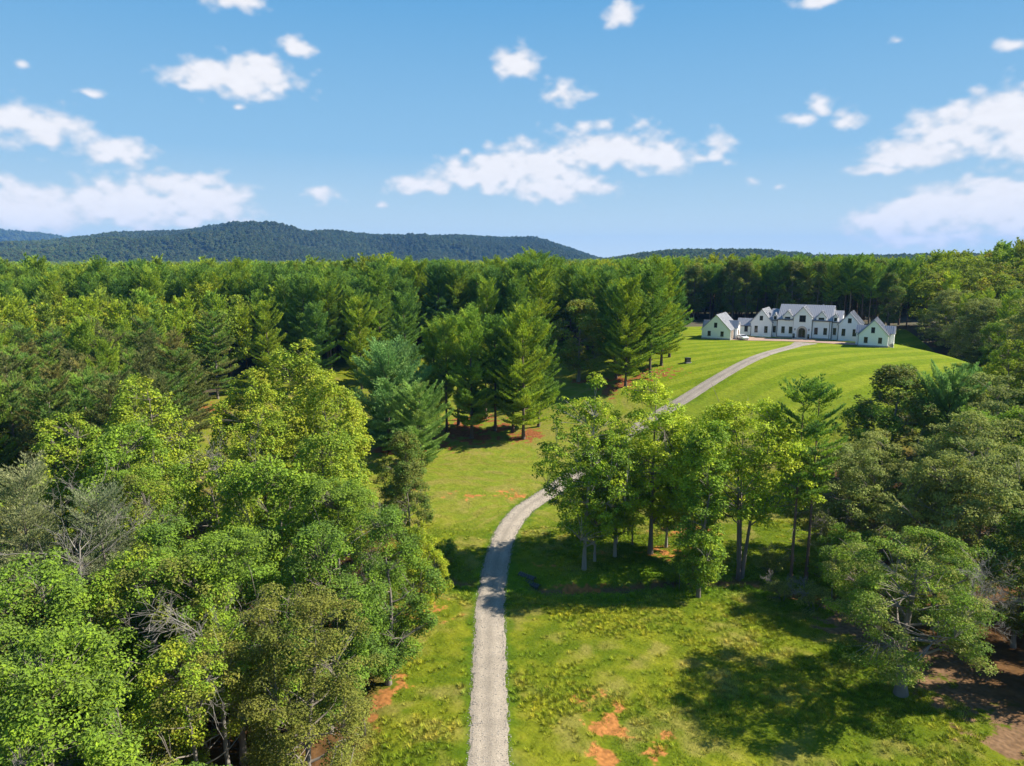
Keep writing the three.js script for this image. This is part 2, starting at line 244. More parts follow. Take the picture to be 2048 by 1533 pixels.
// ------------------------------------------------------------------ plant building blocks
class Faces { // many small leaf faces in one geometry
  constructor() { this.p = []; this.c = []; this.i = []; }
  leaf(x, y, z, nx, ny, nz, len, wid, ang, r, g, b) {
    let ax = Math.abs(ny) < .9 ? 0 : 1, ay = ax ? 0 : 1, tx = ay * nz, ty = -ax * nz, tz = ax * ny - ay * nx;
    let l = Math.hypot(tx, ty, tz) || 1; tx /= l; ty /= l; tz /= l;
    const bx = ny * tz - nz * ty, by = nz * tx - nx * tz, bz = nx * ty - ny * tx, c = Math.cos(ang), s = Math.sin(ang);
    const ux = (tx * c + bx * s) * len * .5, uy = (ty * c + by * s) * len * .5, uz = (tz * c + bz * s) * len * .5;
    const vx = (bx * c - tx * s) * wid * .5, vy = (by * c - ty * s) * wid * .5, vz = (bz * c - tz * s) * wid * .5, f = wid * .22, k = this.p.length / 3;
    this.p.push(x - ux, y - uy, z - uz, x + vx + nx * f, y + vy + ny * f, z + vz + nz * f, x + ux, y + uy, z + uz, x - vx + nx * f, y - vy + ny * f, z - vz + nz * f);
    for (let q = 0; q < 4; q++) this.c.push(r, g, b);
    this.i.push(k, k + 1, k + 2, k, k + 2, k + 3);
  }
  needle(x, y, z, dx, dy, dz, len, wid, wx, wy, wz, r, g, b) {
    const k = this.p.length / 3, l = Math.hypot(wx, wy, wz) || 1; wx *= wid * .5 / l; wy *= wid * .5 / l; wz *= wid * .5 / l;
    this.p.push(x - wx, y - wy, z - wz, x + wx, y + wy, z + wz, x + dx * len, y + dy * len, z + dz * len);
    for (let q = 0; q < 3; q++) this.c.push(r, g, b);
    this.i.push(k, k + 1, k + 2);
  }
  tube(pts, rad, sides, col, rnd) {
    const k0 = this.p.length / 3, n = pts.length;
    for (let i = 0; i < n; i++) {
      const a = pts[Math.max(0, i - 1)], b = pts[Math.min(n - 1, i + 1)]; let dx = b[0] - a[0], dy = b[1] - a[1], dz = b[2] - a[2], l = Math.hypot(dx, dy, dz) || 1; dx /= l; dy /= l; dz /= l;
      let ax = Math.abs(dy) > .9 ? 1 : 0, ay = ax ? 0 : 1, ux = ay * dz, uy = -ax * dz, uz = ax * dy - ay * dx; l = Math.hypot(ux, uy, uz) || 1; ux /= l; uy /= l; uz /= l;
      const vx = dy * uz - dz * uy, vy = dz * ux - dx * uz, vz = dx * uy - dy * ux;
      for (let s = 0; s < sides; s++) { const t = s / sides * 6.2832, c = Math.cos(t) * rad[i], q = Math.sin(t) * rad[i]; this.p.push(pts[i][0] + ux * c + vx * q, pts[i][1] + uy * c + vy * q, pts[i][2] + uz * c + vz * q); const w = .72 + .5 * rnd(); this.c.push(col[0] * w, col[1] * w, col[2] * w); }
      if (i < n - 1) for (let s = 0; s < sides; s++) { const p = k0 + i * sides + s, q = k0 + i * sides + (s + 1) % sides; this.i.push(p, q, p + sides, q, q + sides, p + sides); }
    }
  }
  build(smooth) {
    const g = new THREE.BufferGeometry(); g.setAttribute('position', new THREE.Float32BufferAttribute(this.p, 3)); g.setAttribute('color', new THREE.Float32BufferAttribute(this.c, 3)); g.setIndex(this.i); if (smooth) g.computeVertexNormals(); return g;
  }
}
const sph = (r) => { const y = r() * 2 - 1, a = r() * 6.2832, q = Math.sqrt(1 - y * y); return [Math.cos(a) * q, y, Math.sin(a) * q]; };
const BARK = { grey: [.17, .145, .12], pale: [.30, .27, .235], brown: [.11, .08, .06], red: [.15, .095, .07], dead: [.22, .20, .175] };
const leafMats = new Map();
function leafMat(tint) { const k = tint.join(); if (!leafMats.has(k)) leafMats.set(k, new THREE.MeshPhysicalMaterial({ vertexColors: true, color: new THREE.Color().setRGB(...tint), roughness: .92, transmission: .4, thickness: 0, specularIntensity: .4, side: THREE.DoubleSide })); return leafMats.get(k); }
const barkMat = new THREE.MeshStandardMaterial({ vertexColors: true, roughness: .95 });
const PROF = {
  oval: (t) => Math.pow(Math.sin(Math.PI * (.10 + .86 * t)), .7),
  tall: (t) => Math.pow(Math.sin(Math.PI * Math.pow(.06 + .92 * t, .72)), .8),
  round: (t) => Math.pow(Math.sin(Math.PI * (.16 + .78 * t)), .55),
  vase: (t) => Math.pow(Math.sin(Math.PI * Math.pow(.05 + .88 * t, 1.25)), .75),
  column: (t) => .55 + .45 * Math.sin(Math.PI * (.2 + .75 * t)),
  flat: (t) => Math.pow(Math.sin(Math.PI * (.24 + .66 * t)), .5),
};
// a broadleaf tree: trunk with limbs and twigs, and a crown of leaf sprays
function broad(seed, o) {
  const r = rng(seed), { T, cb, R, N, per, leaf, pal } = o, prof = PROF[o.prof || 'oval'], bark = BARK[o.bark || 'grey'];
  const wood = new Faces(), lv = new Faces(), y0 = T * cb, lobes = [r() * 6.28, r() * 6.28, r() * 6.28], squash = o.squash ?? .62, one = o.one;
  const env = (t, a) => R * prof(t) * (1 + .20 * Math.sin(2 * a + lobes[0] + t * 3) + .16 * Math.sin(3 * a + lobes[1] - t * 5) + .12 * Math.sin(5 * a + lobes[2] + t * 9));
  const stems = o.stems || 1, tr = o.trunk || T * .016, stemPts = [];
  for (let s = 0; s < stems; s++) {
    const a = s / stems * 6.28 + r(), sp = stems > 1 ? (o.spread ?? .22) : (o.lean ?? .03), pts = [], rad = [], k = 9, wob = [(r() - .5) * .9, (r() - .5) * .9, r() * 6];
    for (let i = 0; i <= k; i++) { const f = i / k, y = f * T * .84; const off = sp * T * Math.pow(f, 1.25); pts.push([Math.cos(a) * off + wob[0] * Math.sin(f * 5 + wob[2]) * f + (stems > 1 ? Math.cos(a) * .25 : 0), y - .25, Math.sin(a) * off + wob[1] * Math.sin(f * 4 + wob[2]) * f + (stems > 1 ? Math.sin(a) * .25 : 0)]); rad.push(tr * (stems > 1 ? .75 : 1) * Math.pow(1 - f * .94, .85) * (1 + .4 * Math.exp(-f * 30))); }
    wood.tube(pts, rad, o.sides || 7, bark, r); stemPts.push({ pts, rad });
  }
  const at = (st, y) => { const P = st.pts; let i = 0; while (i < P.length - 2 && P[i + 1][1] < y) i++; const f = clamp((y - P[i][1]) / (P[i + 1][1] - P[i][1])); return [mix(P[i][0], P[i + 1][0], f), y, mix(P[i][2], P[i + 1][2], f), mix(st.rad[i], st.rad[i + 1], f)]; };
  // main limbs
  const nodes = [], nl = o.limbs ?? 13;
  for (let i = 0; i < nl; i++) {
    const t = clamp(.04 + .8 * i / nl + (r() - .5) * .1), st = stemPts[i % stems], a = i * 2.4 + r() * .8, L = env(clamp(t + .12), a) * (.72 + .2 * r()), ys = mix(T * Math.max(.06, cb * .72), T * .86, t), s0 = at(st, ys), rise = (o.rise ?? .55) * (.6 + .8 * r()), pts = [], rad = [], m = 5;
    for (let j = 0; j <= m; j++) { const f = j / m; pts.push([s0[0] + Math.cos(a + .25 * Math.sin(f * 4 + i)) * L * f, ys + L * rise * (f * .55 + f * f * .45) + (r() - .5) * .25 * f, s0[2] + Math.sin(a + .25 * Math.sin(f * 4 + i)) * L * f]); rad.push(Math.max(.018, s0[3] * .55 * (1 - f * .88))); if (j > 1) nodes.push([...pts[j], rad[j]]); }
    wood.tube(pts, rad, 5, bark, r);
  }
  for (const st of stemPts) for (let i = 3; i < st.pts.length; i++) nodes.push([...st.pts[i], st.rad[i]]);
  for (let i = 0; i < N; i++) {
    let t, a, q, tries = 0; do { t = r(); tries++; } while (r() > prof(t) * .8 + .2 && tries < 6);
    a = r() * 6.2832; q = (o.shell ?? .38) + (1 - (o.shell ?? .38)) * Math.sqrt(r());
    let e = env(t, a) * q, cx = Math.cos(a) * e, cy = mix(y0, T - (o.clump || 1) * .4, t), cz = Math.sin(a) * e; const top = i < stems * 9;
    if (top) { const sp = stemPts[i % stems].pts, p = sp[sp.length - 1 - (Math.floor(i / stems) % 4)]; cx = p[0] + (r() - .5) * 1.2; cy = Math.min(T - .3, p[1] + r() * T * .1); cz = p[2] + (r() - .5) * 1.2; }
    const cr = (o.clump || 1) * (.6 + .8 * r());
    if (!top && o.gap && vn(cx * .28 + seed, cy * .28 + cz * .21) < o.gap) continue;
    let best = null, bd = 1e9; for (const n of nodes) { const d = (n[0] - cx) ** 2 + (n[2] - cz) ** 2 + ((n[1] - cy + .6) * 1.2) ** 2 + (n[1] > cy ? 3 : 0); if (d < bd) { bd = d; best = n; } }
    if (!o.noTwigs) wood.tube([[best[0], best[1], best[2]], [mix(best[0], cx, .5), mix(best[1], cy, .62), mix(best[2], cz, .5)], [cx, cy, cz]], [Math.min(best[3] * .6, .05), .03, .012], 3, bark, r);
    const c0 = pal[Math.floor(r() * pal.length)], cv = .86 + .28 * r(), n = Math.round(per * (.6 + .8 * r()) * cr * cr / ((o.clump || 1) ** 2));
    for (let j = 0; j < n; j++) {
      const d = sph(r), dd = r() < .8 ? (.55 + .5 * r()) : r(), up = d[1] < -.2 && r() < .55 ? -d[1] : d[1], x = cx + d[0] * cr * dd, y = cy + up * cr * dd * squash - (o.droop || 0) * dd * dd * cr * .5, z = cz + d[2] * cr * dd;
      let nx = d[0] * .55 + (r() - .5) * 1.3, ny = up * .4 + .62 + (r() - .5) * .9, nz = d[2] * .55 + (r() - .5) * 1.3; const l = Math.hypot(nx, ny, nz) || 1;
      const c1 = r() < .2 ? pal[Math.floor(r() * pal.length)] : c0, v = cv * (.74 + .52 * r()), s = leaf * (.65 + .7 * r());
      lv.leaf(x, y, z, nx / l, ny / l, nz / l, s, s * (o.aspect ?? .72), r() * 6.28, c1[0] * v, c1[1] * v, c1[2] * v);
    }
  }
  if (o.dead) for (let i = 0; i < o.dead; i++) { const a = (o.deadAz ?? r() * 6.28) + (r() - .5) * 2.2, t = (o.deadT ?? .2) + r() * .6, L = env(t, a); twigs(wood, [Math.cos(a) * L * .3, mix(y0, T, t) - L * .1, Math.sin(a) * L * .3], [Math.cos(a), .25 + .4 * r(), Math.sin(a)], L * (o.deadLen ?? .9), .05, 4, r, BARK.dead); }
  if (one) { wood.p.forEach((v) => lv.p.push(v)); const k = (lv.c.length / 3); wood.c.forEach((v) => lv.c.push(v)); wood.i.forEach((v) => lv.i.push(v + k)); return { crown: lv.build() }; }
  return { trunk: wood.build(true), crown: lv.build() };
}
// bare forking branches
function twigs(buf, p, d, len, rad, depth, r, col) {
  const l = Math.hypot(...d), u = d.map((v) => v / l), pts = [p], m = 4; let q = p, w = [...u];
  for (let i = 0; i < m; i++) { w = [w[0] + (r() - .5) * .35, w[1] + (r() - .5) * .3, w[2] + (r() - .5) * .35]; const k = Math.hypot(...w); q = [q[0] + w[0] / k * len / m, q[1] + w[1] / k * len / m, q[2] + w[2] / k * len / m]; pts.push(q); }
  buf.tube(pts, pts.map((_, i) => Math.max(.009, rad * (1 - .6 * i / m))), depth > 3 ? 5 : 3, col, r);
  if (depth > 0) for (let i = 1; i <= m; i++) { const n = i === m ? 2 : r() < .8 ? 1 : 0; for (let j = 0; j < n; j++) { const a = sph(r); twigs(buf, pts[i], [w[0] + a[0] * .95, w[1] + a[1] * .75 + .12, w[2] + a[2] * .95], len * (.42 + .25 * r()), Math.max(.011, rad * .52), depth - 1, r, col); } }
}
// a pine: straight trunk, whorls of boughs, each bough feathered with needle sprays
const CONE = {
  white: (f) => Math.min(1, .7 + f * 2) * Math.pow(1 - f * .96, .46),
  cone: (f) => Math.pow(1 - f * .97, .8),
  round: (f) => Math.pow(Math.sin(Math.PI * (.18 + .76 * f)), .7),
  ragged: (f) => Math.min(1, .62 + f * 1.6) * Math.pow(1 - f * .93, .36),
};
function pine(seed, o) {
  const r = rng(seed), { T, cb, R, pal } = o, prof = CONE[o.prof || 'white'], bark = BARK[o.bark || 'brown'], wood = new Faces(), nd = new Faces();
  const k = 9, pts = [], rad = [], tr = o.trunk || T * .0125, wob = [(r() - .5) * (o.bend ?? .35), (r() - .5) * (o.bend ?? .35), r() * 6];
  for (let i = 0; i <= k; i++) { const f = i / k; pts.push([wob[0] * Math.sin(f * 4 + wob[2]) * f * 2, f * T - .25, wob[1] * Math.sin(f * 3.4 + wob[2]) * f * 2]); rad.push(tr * Math.pow(1 - f * .95, .8) * (1 + .5 * Math.exp(-f * 30))); }
  wood.tube(pts, rad, o.sides || 7, bark, r);
  const at = (y) => { const f = clamp(y / T) * k, i = Math.min(k - 1, Math.floor(f)), q = f - i; return [mix(pts[i][0], pts[i + 1][0], q), mix(pts[i][2], pts[i + 1][2], q)]; };
  const step = o.step || .72, lobe = [r() * 6.28, r() * 6.28];
  const spray = (x, y, z, dx, dy, dz, s, c, v) => {
    const n = o.tuft ?? 6; for (let j = 0; j < n; j++) {
      let ex = dx + (r() - .5) * 1.25, ey = dy + .28 + (r() - .5) * .95, ez = dz + (r() - .5) * 1.25; const l = Math.hypot(ex, ey, ez) || 1, w = v * (.72 + .56 * r());
      nd.needle(x, y, z, ex / l, ey / l, ez / l, s * (.7 + .6 * r()), s * (o.fat ?? .34), r() - .5, (r() - .5) * .7, r() - .5, c[0] * w, c[1] * w, c[2] * w);
    }
  };
  for (let y = T * cb; y < T * .985; y += step * (.7 + .6 * r())) {
    const f = (y - T * cb) / (T * (1 - cb)), n = o.per || 5, a0 = r() * 6.28;
    for (let b = 0; b < n; b++) {
      if (r() < (o.miss ?? .12)) continue;
      const a = a0 + b / n * 6.283 + (r() - .5) * .7, L = R * prof(f) * (.68 + .5 * r()) * (1 + .18 * Math.sin(2 * a + lobe[0]) + .12 * Math.sin(3 * a + lobe[1] + f * 7)), yb = y + (r() - .5) * step * .6, [tx, tz] = at(yb);
      const rise = mix(o.low ?? .02, o.high ?? 1.0, Math.pow(f, 1.1)) + (r() - .5) * .16, curl = (o.curl ?? .3), ca = Math.cos(a), sa = Math.sin(a), P = [], m = 5;
      const pt = (s) => [tx + ca * L * s, yb + L * (rise * s + curl * s * s), tz + sa * L * s];
      for (let j = 0; j <= m; j++) P.push(pt(j / m));
      wood.tube(P, P.map((_, j) => Math.max(.012, Math.min(.07, L * .014) * (1 - .8 * j / m))), 3, bark, r);
      if (o.bare && f < o.bare && r() < .75) continue;
      const c0 = pal[Math.floor(r() * pal.length)], cv = .86 + .28 * r(), ds = o.ds || .3, gap = o.inner ?? .16;
      for (let s = Math.max(gap, .3 / L); s <= 1.02; s += ds / L) {
        const p = pt(s), side = Math.min((1.08 - s) * L * .62 + .22, (o.wide ?? 1.25)), dy = rise + 2 * curl * s;
        for (const q of [-1, 1]) {
          const w = side * (.6 + .6 * r()), ang = a + q * (.75 + .35 * r()), tw = o.dt || .36;
          for (let g = r() * .2; g < w; g += tw) { const x = p[0] + Math.cos(ang) * g, z = p[2] + Math.sin(ang) * g, yy = p[1] + dy * g * .45 + (r() - .5) * .16; spray(x, yy, z, Math.cos(ang) * .7, .25 + dy * .4, Math.sin(ang) * .7, (o.len || .52), r() < .15 ? pal[Math.floor(r() * pal.length)] : c0, cv); }
        }
        spray(p[0], p[1], p[2], ca * .7, .3 + dy * .5, sa * .7, (o.len || .52), c0, cv);
      }
    }
  }
  for (let j = 0; j < 14; j++) { const y = T * (1 - j * .004), [x, z] = at(y); spray(x, y - .2, z, 0, 1, 0, (o.len || .52), pal[0], 1); }
  if (o.dead) for (let i = 0; i < o.dead; i++) { const y = T * (cb * .45 + r() * cb * .6), a = r() * 6.28, [x, z] = at(y); wood.tube([[x, y, z], [x + Math.cos(a) * 1.1, y - .05, z + Math.sin(a) * 1.1], [x + Math.cos(a) * 1.9, y - .25 * r(), z + Math.sin(a) * 1.9]], [.03, .022, .008], 3, BARK.grey, r); }
  if (o.one) { const q = nd.c.length / 3; for (const v of wood.p) nd.p.push(v); for (const v of wood.c) nd.c.push(v); for (const v of wood.i) nd.i.push(v + q); return { crown: nd.build() }; }
  return { trunk: wood.build(true), crown: nd.build() };
}
const PAL = {
  tulip: [[.30, .375, .015], [.26, .35, .015], [.335, .375, .017], [.21, .31, .015]],
  green: [[.185, .295, .015], [.215, .325, .015], [.15, .255, .014]],
  deep: [[.135, .225, .02], [.155, .245, .02], [.115, .20, .02]],
  olive: [[.19, .205, .024], [.16, .185, .02], [.215, .22, .028]],
  sage: [[.265, .30, .055], [.225, .27, .045], [.30, .325, .07]],
  white: [[.19, .335, .042], [.225, .365, .036], [.155, .29, .045]],
  fresh: [[.30, .42, .026], [.25, .38, .028], [.345, .44, .026]],
  blue: [[.25, .41, .095], [.22, .38, .085], [.30, .45, .095]],
  brown: [[.21, .245, .045], [.175, .225, .04], [.25, .255, .06]],
  bright: [[.40, .48, .016], [.34, .45, .016], [.29, .41, .016]],
  copper: [[.15, .05, .035], [.18, .07, .045], [.12, .045, .03]],
};

// ------------------------------------------------------------------ tree kinds (each is built once; the trees in the scene are copies with sizes and turns of their own)
const kinds = {};
function kind(key, name, category, T, geo, tints) { kinds[key] = { name, category, T, geo, tints }; }
const B = (key, name, seed, o, tints = [[1, 1, 1], [1.08, 1.04, 1], [.9, .95, 1]]) => kind(key, name, 'tree', o.T, broad(seed, o), tints);
const P = (key, name, seed, o, tints = [[1, 1, 1], [1.12, 1.05, .9], [.86, .92, 1.05]]) => kind(key, name, 'pine tree', o.T, pine(seed, o), tints);
// foreground crowns, fine leaves
B('near1', 'broadleaf_tree', 101, { T: 20, cb: .22, R: 5.4, N: 560, per: 105, leaf: 0.22, clump: 0.74, pal: [...PAL.green, ...PAL.green, ...PAL.deep], prof: 'round', dead: 1, deadLen: .6, gap: 0.4, aspect: 0.58, shell: 0.48, squash: 0.75 });
B('near2', 'broadleaf_tree', 102, { T: 20, cb: .2, R: 5.2, N: 520, per: 105, leaf: 0.21, clump: 0.74, pal: [...PAL.green, ...PAL.tulip, ...PAL.olive], prof: 'oval', dead: 1, deadLen: .7, gap: 0.42, aspect: 0.58, shell: 0.48, squash: 0.75 });
B('near3', 'oak_tree', 103, { T: 17, cb: .1, R: 4.9, N: 430, per: 150, leaf: 0.18, clump: 0.75, pal: PAL.olive, prof: 'round', aspect: .5, droop: .5, gap: 0.3, shell: 0.45 });
B('near4', 'broadleaf_tree', 104, { T: 17, cb: .12, R: 4.1, N: 420, per: 110, leaf: 0.21, clump: 0.74, pal: PAL.deep.concat(PAL.green), prof: 'oval', aspect: 0.58, gap: .22, shell: 0.45, squash: 0.75 });
// tulip trees and mixed hardwoods of the middle distance
B('tulip1', 'tulip_tree', 111, { T: 24, cb: .16, R: 6.0, N: 520, per: 62, leaf: 0.33, clump: 0.95, pal: PAL.tulip, prof: 'tall', bark: 'grey', gap: 0.34, shell: 0.48, squash: 0.8 });
B('tulip2', 'tulip_tree', 112, { T: 24, cb: .18, R: 5.3, N: 460, per: 62, leaf: 0.33, clump: 0.9, pal: PAL.tulip, prof: 'oval', gap: 0.36, shell: 0.48, squash: 0.8 });
B('hard1', 'broadleaf_tree', 113, { T: 20, cb: .2, R: 5.2, N: 380, per: 64, leaf: 0.31, clump: 0.9, pal: PAL.green, prof: 'round', gap: 0.34, shell: 0.46, squash: 0.75 });
B('hard2', 'broadleaf_tree', 114, { T: 20, cb: .16, R: 4.7, N: 390, per: 64, leaf: 0.31, clump: 0.88, pal: PAL.deep.concat(PAL.olive), prof: 'oval', gap: 0.34, shell: 0.46, squash: 0.75 });
B('sage1', 'oak_tree', 115, { T: 18, cb: .2, R: 5.6, N: 330, per: 84, leaf: 0.27, clump: 0.95, pal: PAL.sage, prof: 'round', squash: .5, gap: .3, dead: 1, deadLen: .6, shell: 0.46 });
B('sage2', 'oak_tree', 116, { T: 18, cb: .24, R: 5.2, N: 310, per: 84, leaf: 0.27, clump: 0.92, pal: PAL.sage, prof: 'flat', squash: .5, gap: .3, dead: 1, deadLen: .7, shell: 0.46 });
// airy trees along the creek: trunks show through the leaves
B('airy1', 'tulip_tree', 121, { T: 24, cb: 0.16, R: 4.8, N: 430, per: 62, leaf: 0.27, clump: 0.8, pal: PAL.bright.concat(PAL.green), prof: 'tall', bark: 'pale', trunk: .26, gap: 0.29, shell: .2 });
B('airy2', 'tulip_tree', 122, { T: 24, cb: 0.22, R: 5.5, N: 440, per: 60, leaf: 0.27, clump: 0.82, pal: PAL.bright, prof: 'tall', bark: 'grey', trunk: .27, gap: 0.3, shell: .2, rise: .8 });
B('vase', 'broadleaf_tree', 123, { T: 21, cb: 0.38, R: 6.6, N: 560, per: 58, leaf: 0.28, clump: 0.85, pal: PAL.bright, prof: 'round', bark: 'grey', stems: 3, spread: .1, trunk: .3, rise: 1.25, limbs: 16, gap: 0.22 });
B('column', 'ivy_covered_tree', 124, { T: 20, cb: .1, R: 2.5, N: 270, per: 80, leaf: 0.25, clump: .85, pal: PAL.bright.concat(PAL.green), prof: 'column', bark: 'grey', trunk: .22, shell: .1, gap: 0.16 });
B('slim', 'young_tree', 125, { T: 13, cb: .34, R: 2.1, N: 80, per: 90, leaf: 0.21, clump: .8, pal: PAL.green, prof: 'tall', bark: 'grey', trunk: .11, gap: .32 });
B('oak', 'oak_tree', 126, { T: 15, cb: .3, R: 7.4, N: 640, per: 125, leaf: 0.175, clump: 0.8, pal: [...PAL.deep, ...PAL.sage, ...PAL.green], prof: 'flat', bark: 'grey', trunk: .5, limbs: 17, rise: .5, squash: 0.45, gap: 0.37, dead: 3, deadAz: 2.6, deadT: .2, deadLen: .7, sides: 10, shell: 0.42 });
B('shrub1', 'shrub', 131, { T: 3, cb: .06, R: 1.7, N: 60, per: 60, leaf: .16, clump: .5, pal: PAL.green, prof: 'round', stems: 4, spread: .25, trunk: .05, limbs: 5 });
B('shrub2', 'shrub', 132, { T: 3, cb: .04, R: 1.9, N: 60, per: 60, leaf: .15, clump: .5, pal: PAL.sage, prof: 'round', stems: 4, spread: .3, trunk: .05, limbs: 5, dead: 2, gap: .25 });
B('copper', 'copper_leaved_shrub', 133, { T: 3, cb: .05, R: 1.8, N: 60, per: 50, leaf: .17, clump: .5, pal: PAL.copper, prof: 'round', stems: 3, spread: .25, trunk: .05, limbs: 5 });
// pines
P('white1', 'white_pine', 201, { T: 23, cb: .2, R: 4.9, pal: PAL.white, prof: 'white', dead: 8, miss: .2 }, [[1, 1, 1], [1.15, 1.05, .85], [.74, .84, 1.05], [.88, .92, .95]]);
P('white2', 'white_pine', 202, { T: 23, cb: .12, R: 5.2, pal: PAL.fresh, prof: 'white', miss: .24 });
P('white3', 'white_pine', 203, { T: 24, cb: .4, R: 4.6, pal: [...PAL.white, ...PAL.fresh], prof: 'ragged', dead: 14, miss: .26 }, [[1, 1, 1], [1.12, 1.05, .85], [.7, .8, 1], [.85, .85, .9]]);
P('blue', 'white_pine', 204, { T: 18, cb: 0.03, R: 6.0, pal: PAL.blue, prof: 'round', step: .66, high: 0.8, miss: .25, wide: 1.5 });
P('virg1', 'pine_tree', 205, { T: 19, cb: .14, R: 4.3, pal: PAL.brown.concat(PAL.white), prof: 'ragged', bend: .8, miss: .3, dead: 10, bark: 'grey', curl: .15, high: .7, len: .48 }, [[1, 1, 1], [.72, .78, .9], [.86, .82, .85], [1.1, 1, .9]]);
P('virg2', 'pine_tree', 206, { T: 19, cb: .1, R: 4.2, pal: PAL.brown, prof: 'white', bend: .7, miss: .25, dead: 10, bark: 'grey', low: -.15, high: .7, len: .48 }, [[.9, .9, .9], [.68, .74, .8], [.8, .8, .9], [1.05, .92, .9]]);
P('graypine', 'grey_green_pine', 209, { T: 20, cb: .12, R: 4.2, pal: [[.30, .33, .13], [.26, .30, .11], [.34, .36, .16]], prof: 'ragged', bend: .6, miss: .3, dead: 8, bark: 'grey', len: .3, fat: .22, tuft: 8, ds: .24, dt: .24, curl: .2, high: .8 });
P('loblolly', 'tall_pine', 207, { T: 24, cb: .52, R: 4.1, pal: [...PAL.fresh, ...PAL.white], prof: 'round', dead: 16, step: .6, bark: 'red', miss: .2 });
P('slimpine', 'tall_pine', 208, { T: 25, cb: .46, R: 3.3, pal: [...PAL.fresh, ...PAL.white], prof: 'ragged', step: 0.7, per: 4, miss: 0.45, dead: 16, bark: 'red', trunk: .2, ds: .3, dt: .3, low: .02, high: .7, len: .4, tuft: 7 });
// simpler crowns for the woods beyond
const FAR = [broad(301, { T: 21, cb: .2, R: 5.6, N: 70, per: 26, leaf: .72, clump: 1.5, pal: PAL.green, prof: 'round', one: true, noTwigs: true, limbs: 3 }), broad(302, { T: 22, cb: .16, R: 5.0, N: 70, per: 26, leaf: .7, clump: 1.45, pal: [...PAL.olive, ...PAL.tulip], prof: 'oval', one: true, noTwigs: true, limbs: 3 }), pine(303, { T: 23, cb: .28, R: 4.2, pal: PAL.white, prof: 'white', step: 1.2, ds: .6, dt: .7, len: .95, tuft: 4, fat: .42, miss: .2, one: true }), pine(304, { T: 23, cb: .3, R: 3.9, pal: PAL.fresh, prof: 'ragged', step: 1.2, ds: .6, dt: .7, len: .95, tuft: 4, fat: .42, miss: .2, one: true })];
console.log('tree kinds done', Object.entries(kinds).map(([k, v]) => k + ':' + v.geo.crown.index.count / 3).join(' '), FAR.map((f) => f.crown.index.count / 3).join(' '));

const placed = [];
function tree(key, x, z, T, turn, label, group, opt = {}) {
  const k = kinds[key], g = new THREE.Group(), s = T / k.T, w = opt.w ?? 1;
  part(g, 'trunk', k.geo.trunk, barkMat); part(g, 'crown', k.geo.crown, leafMat(opt.tint ?? k.tints[Math.abs(Math.round(x * 7 + z * 3)) % k.tints.length]));
  g.position.set(x, H(x, z) - .05, z); g.rotation.y = turn; if (opt.tilt) g.rotation.z = opt.tilt; g.scale.set(s * w, s, s * w);
  add(g, opt.name ?? k.name); tag(g, label, opt.cat ?? k.category, group); placed.push([x, z]);
  return g;
}

